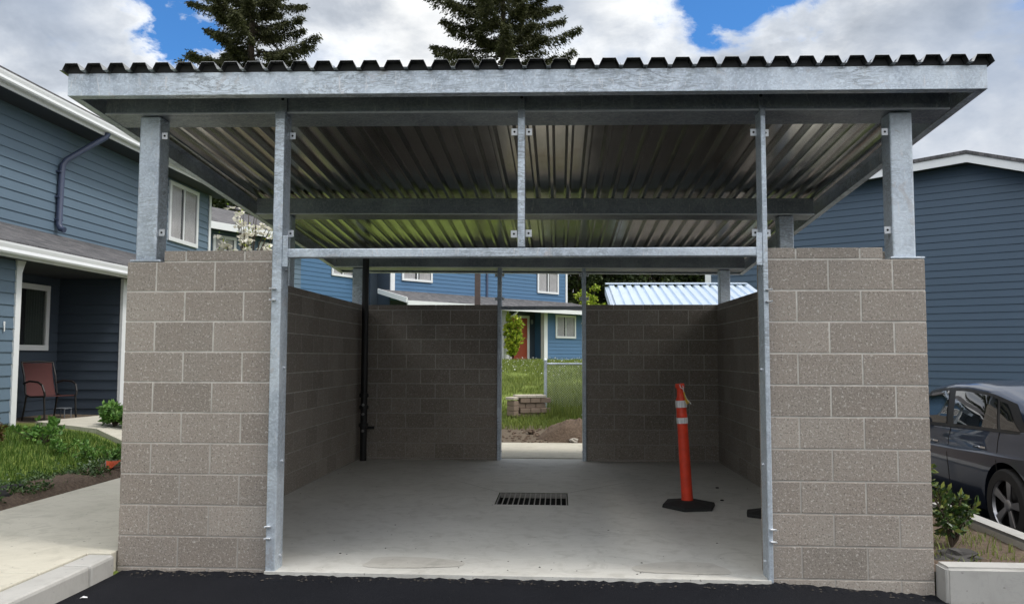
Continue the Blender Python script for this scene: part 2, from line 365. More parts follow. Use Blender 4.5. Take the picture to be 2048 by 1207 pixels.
# ============================================================ helpers
WL = {}
def tag(o, label=None, cat=None, group=None, kind=None):
    if label: o['label'] = label
    if cat: o['category'] = cat
    if group: o['group'] = group
    if kind: o['kind'] = kind
    return o
def thing(name, label, cat, loc=(0, 0, 0), rz=0, group=None):
    o = bpy.data.objects.new(name, None); COL.objects.link(o); o.location = loc; o.rotation_euler = (0, 0, rz)
    o.empty_display_size = .2; WL[o.name] = Vector(loc)
    return tag(o, label, cat, group)
class MB:
    def __init__(s): s.v = []; s.f = []; s.m = []
    def add(s, vs, fs, mi=0):
        k = len(s.v); s.v += [tuple(x) for x in vs]; s.f += [tuple(i+k for i in q) for q in fs]; s.m += [mi]*len(fs); return s
    def box(s, a, b, mi=0):
        x0, y0, z0 = a; x1, y1, z1 = b
        return s.add([(x0, y0, z0), (x1, y0, z0), (x1, y1, z0), (x0, y1, z0), (x0, y0, z1), (x1, y0, z1), (x1, y1, z1), (x0, y1, z1)],
                     [(0, 3, 2, 1), (4, 5, 6, 7), (0, 1, 5, 4), (1, 2, 6, 5), (2, 3, 7, 6), (3, 0, 4, 7)], mi)
    def hexa(s, b, t, mi=0):   # four bottom points, four top points
        return s.add(list(b)+list(t), [(0, 3, 2, 1), (4, 5, 6, 7), (0, 1, 5, 4), (1, 2, 6, 5), (2, 3, 7, 6), (3, 0, 4, 7)], mi)
    def obox(s, c, ax, ay, az, mi=0):  # centre, three half-vectors
        c, ax, ay, az = map(Vector, (c, ax, ay, az))
        b = [c-ax-ay-az, c+ax-ay-az, c+ax+ay-az, c-ax+ay-az]
        return s.hexa(b, [p+2*az for p in b], mi)
    def prism(s, poly, a, b, mi=0):    # poly: list of 3D points, extruded by vector
        n = len(poly); d = Vector(b)-Vector(a); P = [Vector(p) for p in poly]
        return s.add(P+[p+d for p in P], [tuple(range(n))[::-1], tuple(range(n, 2*n))]+[(i, (i+1) % n, n+(i+1) % n, n+i) for i in range(n)], mi)
    def tube(s, pts, r, n=10, mi=0, cap=True):
        pts = [Vector(p) for p in pts]; rs = r if isinstance(r, (list, tuple)) else [r]*len(pts)
        vs = []; up = None
        for i, p in enumerate(pts):
            t = (pts[min(i+1, len(pts)-1)]-pts[max(i-1, 0)]).normalized()
            if up is None: up = Vector((0, 0, 1)) if abs(t.z) < .9 else Vector((1, 0, 0))
            a = t.cross(up).normalized(); bb = a.cross(t).normalized(); up = bb
            for k in range(n):
                th = 2*math.pi*k/n; vs.append(p+(a*math.cos(th)+bb*math.sin(th))*rs[i])
        fs = []
        for i in range(len(pts)-1):
            for k in range(n): fs.append((i*n+k, i*n+(k+1) % n, (i+1)*n+(k+1) % n, (i+1)*n+k))
        if cap: fs += [tuple(range(n))[::-1], tuple(range((len(pts)-1)*n, len(pts)*n))]
        return s.add(vs, fs, mi)
    def lathe(s, prof, c=(0, 0, 0), n=20, mi=0, axis='z', cap=True):
        vs = []
        for r, z in prof:
            for k in range(n):
                t = 2*math.pi*k/n; a, b2 = r*math.cos(t), r*math.sin(t)
                vs.append({'z': (c[0]+a, c[1]+b2, c[2]+z), 'x': (c[0]+z, c[1]+a, c[2]+b2), 'y': (c[0]+a, c[1]+z, c[2]+b2)}[axis])
        fs = []
        for i in range(len(prof)-1):
            for k in range(n): fs.append((i*n+k, i*n+(k+1) % n, (i+1)*n+(k+1) % n, (i+1)*n+k))
        if cap: fs += [tuple(range(n))[::-1], tuple(range((len(prof)-1)*n, len(prof)*n))]
        return s.add(vs, fs, mi)
    def build(s, name, m, parent=None, world=True, bevel=0, smooth=False, seg=2):
        v = s.v
        root = parent
        if world and parent is not None:
            while root.parent: root = root.parent
            o0 = WL[root.name]; v = [(a-o0.x, b-o0.y, c-o0.z) for a, b, c in v]
        me = bpy.data.meshes.new(name); me.from_pydata(v, [], s.f)
        ms = m if isinstance(m, (list, tuple)) else [m]
        for x in ms: me.materials.append(MATS[x])
        if len(ms) > 1: me.polygons.foreach_set('material_index', s.m)
        bm = bmesh.new(); bm.from_mesh(me); bmesh.ops.recalc_face_normals(bm, faces=bm.faces)
        if bevel:
            es = [e for e in bm.edges if e.is_manifold and e.calc_face_angle(0) > .5]
            bmesh.ops.bevel(bm, geom=es, offset=bevel, segments=seg, affect='EDGES', profile=.5)
        bm.to_mesh(me); bm.free()
        if smooth:
            for p in me.polygons: p.use_smooth = True
            if smooth != 'all':
                me.set_sharp_from_angle(angle=R(35))
        o = bpy.data.objects.new(name, me); COL.objects.link(o)
        if parent is not None: o.parent = parent
        return o
def rawmesh(name, V, Fc, m, parent=None):
    me = bpy.data.meshes.new(name)
    V = np.asarray(V, dtype=np.float32); Fc = np.asarray(Fc, dtype=np.int32); k = Fc.shape[1]
    me.vertices.add(len(V)); me.vertices.foreach_set('co', V.ravel())
    me.loops.add(Fc.size); me.loops.foreach_set('vertex_index', Fc.ravel())
    me.polygons.add(len(Fc)); me.polygons.foreach_set('loop_start', np.arange(0, Fc.size, k, dtype=np.int32))
    me.polygons.foreach_set('loop_total', np.full(len(Fc), k, dtype=np.int32))
    me.update(calc_edges=True); me.materials.append(MATS[m])
    o = bpy.data.objects.new(name, me); COL.objects.link(o)
    if parent is not None: o.parent = parent
    return o
def leaves(name, m, P, size, parent=None, rng=None, up=.0, aspect=1.9, dirs=None, fold=True):
    """one leaf-shaped pair of quads per point in P"""
    rng = rng or np.random.default_rng(1)
    P = np.asarray(P, float); n = len(P)
    d = rng.normal(size=(n, 3)) if dirs is None else np.asarray(dirs, float)+rng.normal(size=(n, 3))*.35
    d[:, 2] += up
    d /= np.linalg.norm(d, axis=1, keepdims=True)+1e-9
    a = rng.normal(size=(n, 3)); s = np.cross(d, a); s /= np.linalg.norm(s, axis=1, keepdims=True)+1e-9
    nn = np.cross(d, s)
    L_ = (size*rng.uniform(.6, 1.25, n))[:, None]; W_ = L_/aspect/2
    base, tip, mid = P, P+d*L_, P+d*L_*.5
    lft = mid+s*W_+nn*W_*.35; rgt = mid-s*W_+nn*W_*.35
    V = np.stack([base, rgt, tip, lft], 1).reshape(-1, 3)
    i = np.arange(n)*4
    Fc = np.concatenate([np.stack([i, i+1, i+2], 1), np.stack([i, i+2, i+3], 1)])
    if parent is not None:
        r = parent
        while r.parent: r = r.parent
        V = V-np.array(WL[r.name])
    return rawmesh(name, V, Fc, m, parent)

def ss(a, b, x):
    t = max(0., min(1., (x-a)/(b-a))); return t*t*(3-2*t)
def zA(x, y):       # asphalt level
    return -.03 - .065*max(0., min(x, 14)-4.25)
def ground_z(x, y):
    back = 0.
    for (a, za), (b_, zb) in zip([(7.9, -.03), (10, .10), (12, .36), (20, .95), (27, 1.18), (60, 1.3)], [(10, .10), (12, .36), (20, .95), (27, 1.18), (60, 1.3), (200, 2.)]):
        if y >= a: back = za+(zb-za)*min(1, (y-a)/(b_-a))
    if y < 7.9: back = -.03
    left = .09+.26*ss(1.75, 4.6, -x)*ss(-1., 5., y)+.02
    wl = ss(-.5, -2.2, x) if x < 0 else 0
    wl = ss(1.35, 1.95, -x)
    z = max(back, left) if x < -1.75 else back*(1-wl)+max(back, left)*wl
    if x > 5.6:
        r = zA(x, y)-.06
        r = r+(back+.06-zA(x, y)+.06)*ss(12.5, 24, y) if y > 12.5 else r
        z = z+(r-z)*ss(5.6, 6.3, x)*(1 if y < 20 else 1)
    if x > .03 and y < .5: z = min(z, zA(x, y)-.06)
    if -1.7 < x < .2: z = min(z, .02)
    if .05 < x < 5.25 and .0 < y < 5.95: z = -.7
    return z + (.03*mnoise.noise((x*.9, y*.9, 0)) if (y > 8.2 or x < -1.8) else 0)

# ============================================================ ground
xs = sorted(set([-1.74, -1.68, .0, .1]+[round(v, 3) for v in list(np.arange(-14, 16, .4))+list(np.arange(-60, -14, 4))+list(np.arange(16, 80, 4))+[-200, -120, 140, 220]]))
ys = sorted(set([round(v, 3) for v in list(np.arange(-6, 40, .4))+list(np.arange(-60, -6, 6))+list(np.arange(40, 100, 5))+[-150, 150, 300]]))
mb = MB()
mb.v = [(x, y, ground_z(x, y)) for y in ys for x in xs]
nx = len(xs)
mb.f = [(j*nx+i, j*nx+i+1, (j+1)*nx+i+1, (j+1)*nx+i) for j in range(len(ys)-1) for i in range(nx-1)]; mb.m = [0]*len(mb.f)
o = mb.build('ground', 'ground', smooth='all'); tag(o, 'grassy earth ground sloping up behind the enclosure', kind='structure')
# parking lot: one sheet in front and round the right side
def sheet(poly_x, poly_y, hole=None):
    mb = MB(); ix = {}
    for j in range(len(poly_y)-1):
        for i in range(len(poly_x)-1):
            cx, cyy = (poly_x[i]+poly_x[i+1])/2, (poly_y[j]+poly_y[j+1])/2
            if hole and hole(cx, cyy): continue
            q = []
            for a, b_ in ((i, j), (i+1, j), (i+1, j+1), (i, j+1)):
                if (a, b_) not in ix:
                    x, y = poly_x[a], poly_y[b_]
                    ix[(a, b_)] = len(mb.v); mb.v.append((x, y, zA(x, y)+.006*mnoise.noise((x*1.3, y*1.3, 3))))
                q.append(ix[(a, b_)])
            mb.f.append(tuple(q)); mb.m.append(0)
    return mb
px = [.031]+list(np.arange(.4, 5.2, .3))+[5.27, 6.32]+list(np.arange(6.7, 16, .5))+[20, 30, 60]
py = [-60, -30, -15, -8]+list(np.arange(-6, -.1, .4))+[-.07, -.005, .15]+list(np.arange(.6, 14, .7))
o = sheet(px, py, lambda x, y: (x < 6.32 and y > .1) or (1.02 < x < 4.26 and y > -.07) or (x < 5.27 and y > -.005) or (y > 12.3 and x > 6)).build('parking_lot', 'asphalt', smooth='all')
tag(o, 'new black asphalt parking lot', kind='structure')
# ragged asphalt lip lapped against the slab and pillars
mb = MB(); top = []
x = .035
while x < 5.3:
    yy = -.058 if 1.01 < x < 4.27 else -.001
    top.append((x, yy-.012*rnd.random(), zA(x, 0)+.004+.012*rnd.random())); x += .03
for a, b_ in zip(top, top[1:]):
    mb.add([a, b_, (b_[0], b_[1]-.14, zA(b_[0], 0)-.003), (a[0], a[1]-.14, zA(a[0], 0)-.003)], [(0, 1, 2, 3)])
    mb.add([a, b_, (b_[0], b_[1]+.03, zA(b_[0], 0)-.02), (a[0], a[1]+.03, zA(a[0], 0)-.02)], [(0, 1, 2, 3)])
o = mb.build('asphalt_edge', 'asphalt'); tag(o, 'ragged edge of the asphalt along the slab', kind='structure')

# sidewalk strip left of the enclosure, its curb, the porch walk, the rear path
def strip(name, m, pts, z0, z1, label, bev=.008):
    mb = MB(); n = len(pts)
    mb.prism([(x, y, z0) for x, y in pts], (0, 0, z0), (0, 0, z1)); o = mb.build(name, m, bevel=bev); tag(o, label, kind='structure'); return o
for k, (y0, y1) in enumerate(((-9, -6.01), (-6, -3.01), (-3, -.56), (-.552, 2.1), (2.108, 5.0))):
    strip('sidewalk', 'walk_concrete', [(-1.73+.03*math.sin(k), y0), (-.17, y0), (-.17, y1), (-1.73, y1)] if y1 < .1 else
          [(-1.73, y0), (-.17 if y0 < 0 else -.012, y0), (-.012, y1), (-1.73, y1)] if y0 > 0 else [(-1.73, y0), (-.17, y0), (-.17, -.06), (-.012, -.06), (-.012, y1), (-1.73, y1)],
          -.2, .1, 'pale concrete sidewalk slab left of the enclosure')
strip('curb', 'curb_concrete', [(-.166, -9), (.03, -9), (.03, -.36), (-.166, -.36)], -.3, .094, 'concrete curb along the sidewalk', .02)
strip('curb', 'curb_concrete', [(-.166, -.35), (.03, -.35), (.022, -.068), (-.166, -.068)], -.3, .094, 'short curb return beside the left pillar', .02)
def walk(name, m, pts, label, dz=.02, bev=.006):
    """slab following the ground; pts = polygon in plan as rows of (left,right)"""
    mb = MB(); top = []
    for (a, b_) in pts:
        za, zb = ground_z(*a)+dz, ground_z(*b_)+dz
        top.append(((*a, za), (*b_, zb)))
    for (a, b_), (c, d) in zip(top, top[1:]):
        mb.hexa([(p[0], p[1], p[2]-.12) for p in (a, b_, d, c)], [a, b_, d, c])
    o = mb.build(name, m); tag(o, label, kind='structure'); return o
walk('porch_walk', 'walk_concrete', [((-1.74, 4.2), (-1.74, 5.6)), ((-2.6, 4.9), (-2.3, 6.3)), ((-3.6, 5.8), (-3.2, 7.4)), ((-4.7, 6.1), (-4.3, 8.3))], 'pale concrete walk leading to the porch', .07)
strip('path', 'walk_concrete', [(-.8, 5.985), (7.6, 5.985), (7.6, 7.9), (-.8, 7.9)], -.15, -.008, 'pale concrete path behind the enclosure')

# ============================================================ enclosure
W = 5.283; C = .2032; DY = 5.77; TOP = 10.36*C
slab = MB()
gx0, gx1, gy0, gy1 = 2.322, 3.022, 2.40, 3.07
fx = [0.012, 1.018, gx0, gx1, 4.263, W-.012]; fy = [-.06, .1, 1.2, gy0, gy1, 4.4, 5.98]
def zf(x, y):
    d = max(abs((x-2.67)/2.6), abs((y-2.73)/3.2)); return -.045+.045*min(1, d)-.02*ss(3.5, 6, y)
def zf(x, y):
    return 0.0 - .022*ss(3.6, 5.8, y)
mbf = MB()
for i in range(5):
    for j in range(6):
        if i == 2 and j == 3: continue
        if j == 0 and i in (0, 4): continue
        q = [(fx[i], fy[j]), (fx[i+1], fy[j]), (fx[i+1], fy[j+1]), (fx[i], fy[j+1])]
        mbf.add([(x, y, zf(x, y)) for x, y in q], [(0, 1, 2, 3)])
mbf.add([(1.018, -.06, 0), (4.263, -.06, 0), (4.263, -.06, -.2), (1.018, -.06, -.2)], [(0, 1, 2, 3)])
o = mbf.build('floor_slab', 'floor_concrete'); tag(o, 'grey concrete floor slab inside the enclosure', kind='structure')
# tooled joints running from the corners to the drain, patches
jt = MB()
def strip2(a, b_, w_):
    a, b_ = Vector(a), Vector(b_); d = (b_-a).normalized(); n = Vector((-d.y, d.x))*w_
    jt.add([(a.x-n.x, a.y-n.y, zf(*a)+.0025), (b_.x-n.x, b_.y-n.y, zf(*b_)+.0025), (b_.x+n.x, b_.y+n.y, zf(*b_)+.0025), (a.x+n.x, a.y+n.y, zf(*a)+.0025)], [(0, 1, 2, 3)])
concrete('joint_dark', (.17, .16, .145), (.21, .2, .18), (.12, .11, .1), .5)
concrete('patch_concrete', (.42, .405, .37), (.53, .51, .47), (.30, .285, .255), 1.2, .6)
for a, b_ in (((.75, 5.3), (gx0, gy1)), ((4.75, 5.1), (gx1, gy1))): strip2(a, b_, .0035)
jt.build('floor_joint', 'joint_dark'); tag(bpy.data.objects['floor_joint'], 'tooled joints in the floor slab', kind='structure')
pt = MB()
for cx, cyy, rx, ry in ((1.93, .22, .33, .14), (3.75, .20, .30, .15)):
    n = 26; vs = []
    for k in range(n):
        t = 2*math.pi*k/n; q = 1+.12*math.sin(3*t+cx)+.05*rnd.random()
        vs.append((cx+rx*q*math.copysign(abs(math.cos(t))**.7, math.cos(t)), cyy+ry*q*math.copysign(abs(math.sin(t))**.8, math.sin(t)), .003))
    pt.add(vs, [tuple(range(n))])
o = pt.build('floor_patch', 'patch_concrete'); tag(o, 'troweled patches near the front edge of the slab', kind='structure')
# drain
dt = thing('floor_drain', 'square trench drain with dark slotted grate in the concrete floor', 'drain', ((gx0+gx1)/2, (gy0+gy1)/2, 0))
mb = MB()
mb.box((gx0+.002, gy0+.002, -.25), (gx0+.012, gy1-.002, -.003)); mb.box((gx1-.012, gy0+.002, -.25), (gx1-.002, gy1-.002, -.003))
mb.box((gx0+.0125, gy0+.002, -.25), (gx1-.0125, gy0+.012, -.003)); mb.box((gx0+.0125, gy1-.012, -.25), (gx1-.0125, gy1-.002, -.003))
mb.box((gx0+.002, gy0+.002, -.30), (gx1-.002, gy1-.002, -.251)); mb.build('sump', 'hole', dt)
mb = MB()
for i in range(14):
    x = gx0+.016+(gx1-gx0-.032)*i/13
    mb.box((x-.005, gy0+.0125, -.014), (x+.005, gy1-.0125, -.002))
mb.box((gx0+.0125, gy0+.013, -.05), (gx1-.0125, gy0+.022, -.0045)); mb.box((gx0+.0125, gy1-.022, -.05), (gx1-.0125, gy1-.013, -.0045))
mb.build('grate', 'drain_iron', dt)

enc = thing('trash_enclosure', 'open concrete block trash enclosure with galvanized steel frame and corrugated metal roof', 'enclosure', (W/2, 3, 0))
def block_wall(name, x0, y0, x1, y1, ax, offs, zlist, capcut=None, jitter=True):
    """ax 'x' or 'y' = running direction. offs = phase (m) of row 0 joints"""
    J = .0052
    core = MB(); core.box((x0+.0022, y0+.0022, -.25), (x1-.0022, y1-.0022, TOP-.006)); 
    if capcut:
        core = MB(); core.box((x0+.0022, y0+.0022, -.25), (x1-.0022, y1-.0022, 10*C-.003))
        core.box((capcut[0]+.0022, y0+.0022, 10*C-.003), (capcut[1]-.0022, y1-.0022, TOP-.006))
    bl = MB()
    lo, hi = (x0, x1) if ax == 'x' else (y0, y1)
    for k in range(-1, 11):
        z0 = k*C; z1 = min((k+1)*C, TOP)
        l, h = lo, hi
        if k == 10 and capcut: l, h = capcut
        p = offs+(0 if k % 2 == 0 else C)
        cuts = [l]; q = math.floor((l-p)/(2*C))*2*C+p
        while q < h-.06:
            if q > l+.06: cuts.append(q)
            q += 2*C
        cuts.append(h)
        for a, b_ in zip(cuts, cuts[1:]):
            a2 = a+(J if a > l else 0); b2 = b_-(J if b_ < h else 0)
            zz0 = z0+J; zz1 = z1-J if z1 < TOP-.001 else z1
            if k == -1: zz0 = -.25
            d = rnd.uniform(0, .0012)
            if ax == 'x': bl.box((a2, y0-d, zz0), (b2, y1+d, zz1))
            else: bl.box((x0-d, a2, zz0), (x1+d, b2, zz1))
    o = bl.build(name, 'cmu', enc, bevel=.0022, seg=1)
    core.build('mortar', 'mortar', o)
    return o
block_wall('block_wall', 0, 0, 5*C, .1937, 'x', 0, None, capcut=(.255, 5*C))
block_wall('block_wall', W-5*C, 0, W, .1937, 'x', 0, None, capcut=(W-5*C, W-.262))
block_wall('block_wall', 0, .198, .1937, DY-.003, 'y', .1, None)
block_wall('block_wall', W-.1937, .198, W, DY-.003, 'y', .1, None)
block_wall('block_wall', 0, DY, 2.085, DY+.1937, 'x', C*1.07-.006+C, None)
block_wall('block_wall', 3.312, DY, W, DY+.1937, 'x', C*1.17+C-.006, None)

# roof frame
def zb(x, y): return 3.075-.0725*(y+.27)+.0085*(2.64-x)
XL, XR, YF, YB = -.30, 5.575, -.27, 6.36
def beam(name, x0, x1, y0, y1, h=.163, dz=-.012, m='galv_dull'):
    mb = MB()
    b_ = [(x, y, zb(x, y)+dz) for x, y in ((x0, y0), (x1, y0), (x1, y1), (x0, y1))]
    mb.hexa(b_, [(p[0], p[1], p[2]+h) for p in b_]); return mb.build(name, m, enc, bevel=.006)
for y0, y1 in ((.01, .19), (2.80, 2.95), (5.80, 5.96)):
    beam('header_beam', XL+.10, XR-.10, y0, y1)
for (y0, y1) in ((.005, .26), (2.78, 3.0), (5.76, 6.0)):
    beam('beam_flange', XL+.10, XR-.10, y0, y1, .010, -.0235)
def channel(name, a, b_, inward):   # C-shaped fascia between plan points, web outside, flanges inward
    a, b_ = Vector(a), Vector(b_); inw = Vector(inward); mb = MB(); H = .150; T = .008; Fl = .058
    def sl(o0, o1, z0, z1):
        pts = []
        for p in (a, b_):
            for oo in (o0, o1):
                q = p+inw*oo; pts.append((q.x, q.y))
        order = [pts[0], pts[2], pts[3], pts[1]]
        bt = [(x, y, zb(x, y)+z0) for x, y in order]; tp = [(x, y, zb(x, y)+z1) for x, y in order]
        mb.hexa(bt, tp)
    sl(0, T, 0, H); sl(T+.0002, Fl, 0, T); sl(T+.0002, Fl, H-T, H-.0005)
    return mb.build(name, 'galv', enc, bevel=.002, seg=1)
for y0 in (-.002, 2.772, 5.752):     # bright edge strip standing in for the highlight on each beam flange
    mb = MB(); mb.hexa([(x, y, zb(x, y)-.0245) for x, y in ((XL+.1, y0), (XR-.1, y0), (XR-.1, y0+.006), (XL+.1, y0+.006))], [(x, y, zb(x, y)-.0125) for x, y in ((XL+.1, y0), (XR-.1, y0), (XR-.1, y0+.006), (XL+.1, y0+.006))]); mb.build('flange_highlight', 'zinc', enc)
channel('fascia', (XL, YF), (XR, YF), (0, 1)); channel('fascia', (XL, YB), (XR, YB), (0, -1))
channel('fascia', (XL, YF+.0085), (XL, YB-.0085), (1, 0)); channel('fascia', (XR, YF+.0085), (XR, YB-.0085), (-1, 0))
# corrugated deck: 0.152 m pitch ribs, wide flat on top, narrow valley resting on the beams
DX0, DX1, DY0, DY1 = XL-.035, XR+.03, YF-.045, YB+.05
def deck_profile():
    pts = []; x = DX0; k = 0
    P_ = .1524
    while x < DX1:
        base = [(0, .004), (.018, .004), (.040, .050), (.122, .050), (.144, .004)]
        for dx, dz in base:
            if x+dx <= DX1: pts.append((x+dx, dz))
        k += 1
        if k % 6 == 0:      # side lap: a doubled lip
            pts.append((x+.1495, .004)); pts.append((x+.1500, .020)); pts.append((x+.1515, .004))
        x += P_
    return pts
prof = deck_profile()
dk = MB(); T = .0016; ny = 8
for (off) in (0, T):
    base = len(dk.v)
    for j in range(ny+1):
        y = DY0+(DY1-DY0)*j/ny
        for x, dz in prof: dk.v.append((x, y, zb(x, y)+.150+dz+off))
    n = len(prof)
    for j in range(ny):
        for i in range(n-1): dk.f.append((base+j*n+i, base+j*n+i+1, base+(j+1)*n+i+1, base+(j+1)*n+i)); dk.m.append(0)
n = len(prof); tot = (ny+1)*n
for i in range(n-1):
    for j in (0, ny): dk.f.append((j*n+i, j*n+i+1, tot+j*n+i+1, tot+j*n+i)); dk.m.append(0)
dk.build('roof_deck', 'deck', enc)
# dark plugs painting in the shade inside the hollow rib ends above the fascia
cl = MB()
for yy in (YF+.012,):
    x = DX0
    while x < DX1-.1:
        q = [(x+.016, .0045), (x+.142, .0045), (x+.120, .0492), (x+.038, .0492)]
        vs = [(a, yy, zb(a, yy)+.150+c_) for a, c_ in q]
        cl.prism(vs, (0, 0, 0), (0, .03, 0)); x += .1524
simple('rib_shade', (.045, .046, .05), .8); cl.build('rib_end_shade', 'rib_shade', enc)
# columns
def column(x0, y0, zbase, w_=.145, plate=True):
    zt = zb(x0+w_/2, y0+w_/2)-.0245
    mb = MB(); mb.box((x0, y0, zbase), (x0+w_, y0+w_, zt)); o = mb.build('column', 'galv', enc, bevel=.012, seg=3)
    if plate:
        mb = MB(); mb.box((x0-.025, y0-.022, zbase-.006), (x0+w_+.045, y0+w_+.02, zbase+.006)); mb.build('base_plate', 'galv', o, bevel=.002)
    return o
column(.038, .024, 10*C+.008); column(5.098, .024, 10*C+.008)
column(.03, 2.78, TOP, plate=False); column(5.125, 2.78, TOP, plate=False)
column(.035, 5.80, TOP, plate=False); column(5.195-.06, 5.80, TOP, plate=False)
def tabs(parent, lst, y=.045):
    for x, z in lst:
        mb = MB(); mb.box((x-.021, y, z-.024), (x+.021, y+.006, z+.024)); t = mb.build('mounting_tab', 'zinc', parent, bevel=.0015, seg=1)
        mb = MB(); mb.lathe([(.0075, 0), (.0075, .0012)], (x, y-.0011, z), 12, axis='y'); mb.build('bolt_hole', 'hole', t)
cols = [o for o in enc.children if o.name.startswith('column')]
tabs(cols[0], [(.206, 2.914), (.206, 2.239)]); tabs(cols[1], [(5.075, 2.877), (5.075, 2.226)])
# door jambs
def jamb(x0, x1, y0, y1, z0, z1, name='door_jamb', m='galv'):
    mb = MB(); mb.box((x0, y0, z0), (x1, y1, z1)); return mb.build(name, m, enc, bevel=.006, seg=2)
jl = jamb(1.020, 1.086, -.05, .095, -.015, zb(1.05, 0)-.03)
jr = jamb(4.248, 4.300-.04+.02, -.05, .095, -.02, zb(4.26, 0)-.03)
def tabplate(parent, x0, x1):
    x = (x0+x1)/2; z0 = zb(x, 0)
    mb = MB(); mb.box((x0, -.006, z0-.03), (x1, .0035, z0+.12)); t = mb.build('top_plate', 'galv_dull', parent, bevel=.002)
    mb = MB(); mb.box((x0-.002, -.052, z0-.075), (x1+.002, -.0505, z0-.022)); mb.build('end_cap', 'galv_dull', parent)
    mb = MB(); mb.lathe([(.011, 0), (.011, .002)], (x, -.008, z0+.075), 14, axis='y'); mb.build('bolt_hole', 'hole', t)
tabplate(jl, 1.022, 1.084); tabplate(jr, 4.25, 4.278)
def lug(parent, x, z, sgn):
    for dz in (.038, -.038):
        mb = MB()
        mb.box((x-.028 if sgn < 0 else x-.004, -.075, z+dz-.005), (x+.004 if sgn < 0 else x+.028, -.0505, z+dz+.005))
        mb.box((x-.034 if sgn < 0 else x+.0275, -.088, z+dz-.005), (x-.0275 if sgn < 0 else x+.034, -.058, z+dz+.006))
        mb.build('hinge_lug', 'zinc', parent, bevel=.002, seg=1)
for z in (1.805, .249): lug(jl, 1.052, z, -1)
for z in (1.792, .278): lug(jr, 4.262, z, 1)
def bolt(parent, x, y, z, sgn):
    mb = MB(); mb.lathe([(.010, 0), (.010, .012*sgn), (.006, .014*sgn)], (x, y, z), 8, axis='x'); mb.build('bolt', 'zinc', parent)
for z in (2.16, 1.98, 1.317, .70, .086): bolt(jl, 1.086, .03, z, 1)
for z in (2.16, 1.98, 1.317, .71, .10): bolt(jr, 4.248, .03, z, -1)
tabs(jl, [(1.109, 2.902), (1.109, 2.227)]); tabs(jr, [(4.225, 2.885), (4.225, 2.214), (4.303, 2.88), (4.303, 2.21)])
cp = jamb(2.662, 2.710, -.045, .02, 2.114, zb(2.69, 0)-.03, 'hanger_post')
tabs(cp, [(2.638, 2.896), (2.735, 2.895), (2.636, 2.208), (2.733, 2.212)], .0)
tabplate(cp, 2.664, 2.708)
mb = MB(); mb.hexa([(1.0885, -.04, 2.052), (4.2455, -.04, 2.050), (4.2455, .03, 2.050), (1.0885, .03, 2.052)], [(1.0885, -.04, 2.112), (4.2455, -.04, 2.108), (4.2455, .03, 2.108), (1.0885, .03, 2.112)])
mb.build('crossbar', 'galv', enc, bevel=.006)
for x0, x1 in ((1.0875, 1.125), (4.209, 4.2465)):
    mb = MB(); mb.box((x0, -.046, 1.99), (x1, -.0405, 2.20)); mb.build('splice_plate', 'galv', enc, bevel=.002)
# rear door frame
for x0, x1 in ((2.088, 2.140), (3.257, 3.309)):
    o = jamb(x0, x1, DY-.03, DY+.16, -.03, zb(x0, DY)-.03, 'rear_jamb', 'galv')
    tabs(o, [(x0-.02, 2.52), (x1+.02, 2.52), (x0-.02, 2.19), (x1+.02, 2.19)], DY+.02)
    for z in (1.85, 1.2, .6, .1): bolt(o, x1 if x0 < 3 else x0, DY+.03, z, 1 if x0 < 3 else -1)
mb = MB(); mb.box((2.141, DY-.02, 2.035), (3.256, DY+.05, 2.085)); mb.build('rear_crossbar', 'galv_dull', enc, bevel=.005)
# fire-sprinkler riser in the rear left corner
rp = MB(); rp.tube([(.285, 5.56, -.02), (.285, 5.56, 2.78)], .046, 16); rp = rp.build('standpipe', 'black_pipe', enc, smooth=True)
for z in (.86, .70, .46):
    mb = MB(); mb.lathe([(.05, -.03), (.064, -.02), (.064, .02), (.05, .03)], (.285, 5.56, z), 16)
    mb.build('coupling', 'black_pipe', rp, smooth=True)
for z in (.735, .61, .385):
    mb = MB(); mb.lathe([(.018, 0), (.018, -.03), (.009, -.034)], (.29, 5.505, z), 12, axis='y'); mb.build('gauge', 'brass_grey', rp, smooth=True)
mb = MB(); mb.box((.25, 5.61, .40), (.42, 5.62, .44)); mb.build('pipe_bracket', 'black_pipe', rp)

# grit, leaf scraps and chips swept against the asphalt joint and scattered over the slab
mb = MB()
for k in range(400):
    if k < 330: x = rnd.uniform(.1, 5.2); y = -.07-abs(rnd.gauss(0, .05)) if 1.02 < x < 4.26 else -.015-abs(rnd.gauss(0, .05)); z = zA(x, y)+.006
    elif k < 360: x = rnd.uniform(1.1, 4.2); y = abs(rnd.gauss(0, .9)); z = zf(x, y)+.002
    else: x = rnd.uniform(.25, 5.0); y = rnd.uniform(.3, 5.6); x = rnd.choice((x, .26+abs(rnd.gauss(0, .1)), 5.02-abs(rnd.gauss(0, .1)))); z = zf(x, y)+.002
    r_ = rnd.uniform(.003, .011); a = rnd.uniform(0, 6.28); n_s = rnd.choice((3, 4, 5))
    pts_ = [(x+r_*rnd.uniform(.6, 1.4)*math.cos(a+6.283*q/n_s), y+r_*rnd.uniform(.5, 1.2)*math.sin(a+6.283*q/n_s), z) for q in range(n_s)]
    mb.add(pts_+[(x, y, z+r_*.5)], [(q, (q+1) % n_s, n_s) for q in range(n_s)])
simple('grit_mat', (.05, .043, .036), .9, var=.6, vs=40)
o = mb.build('grit', 'grit_mat'); tag(o, 'grit and leaf scraps along the slab edge and over the floor', kind='stuff')
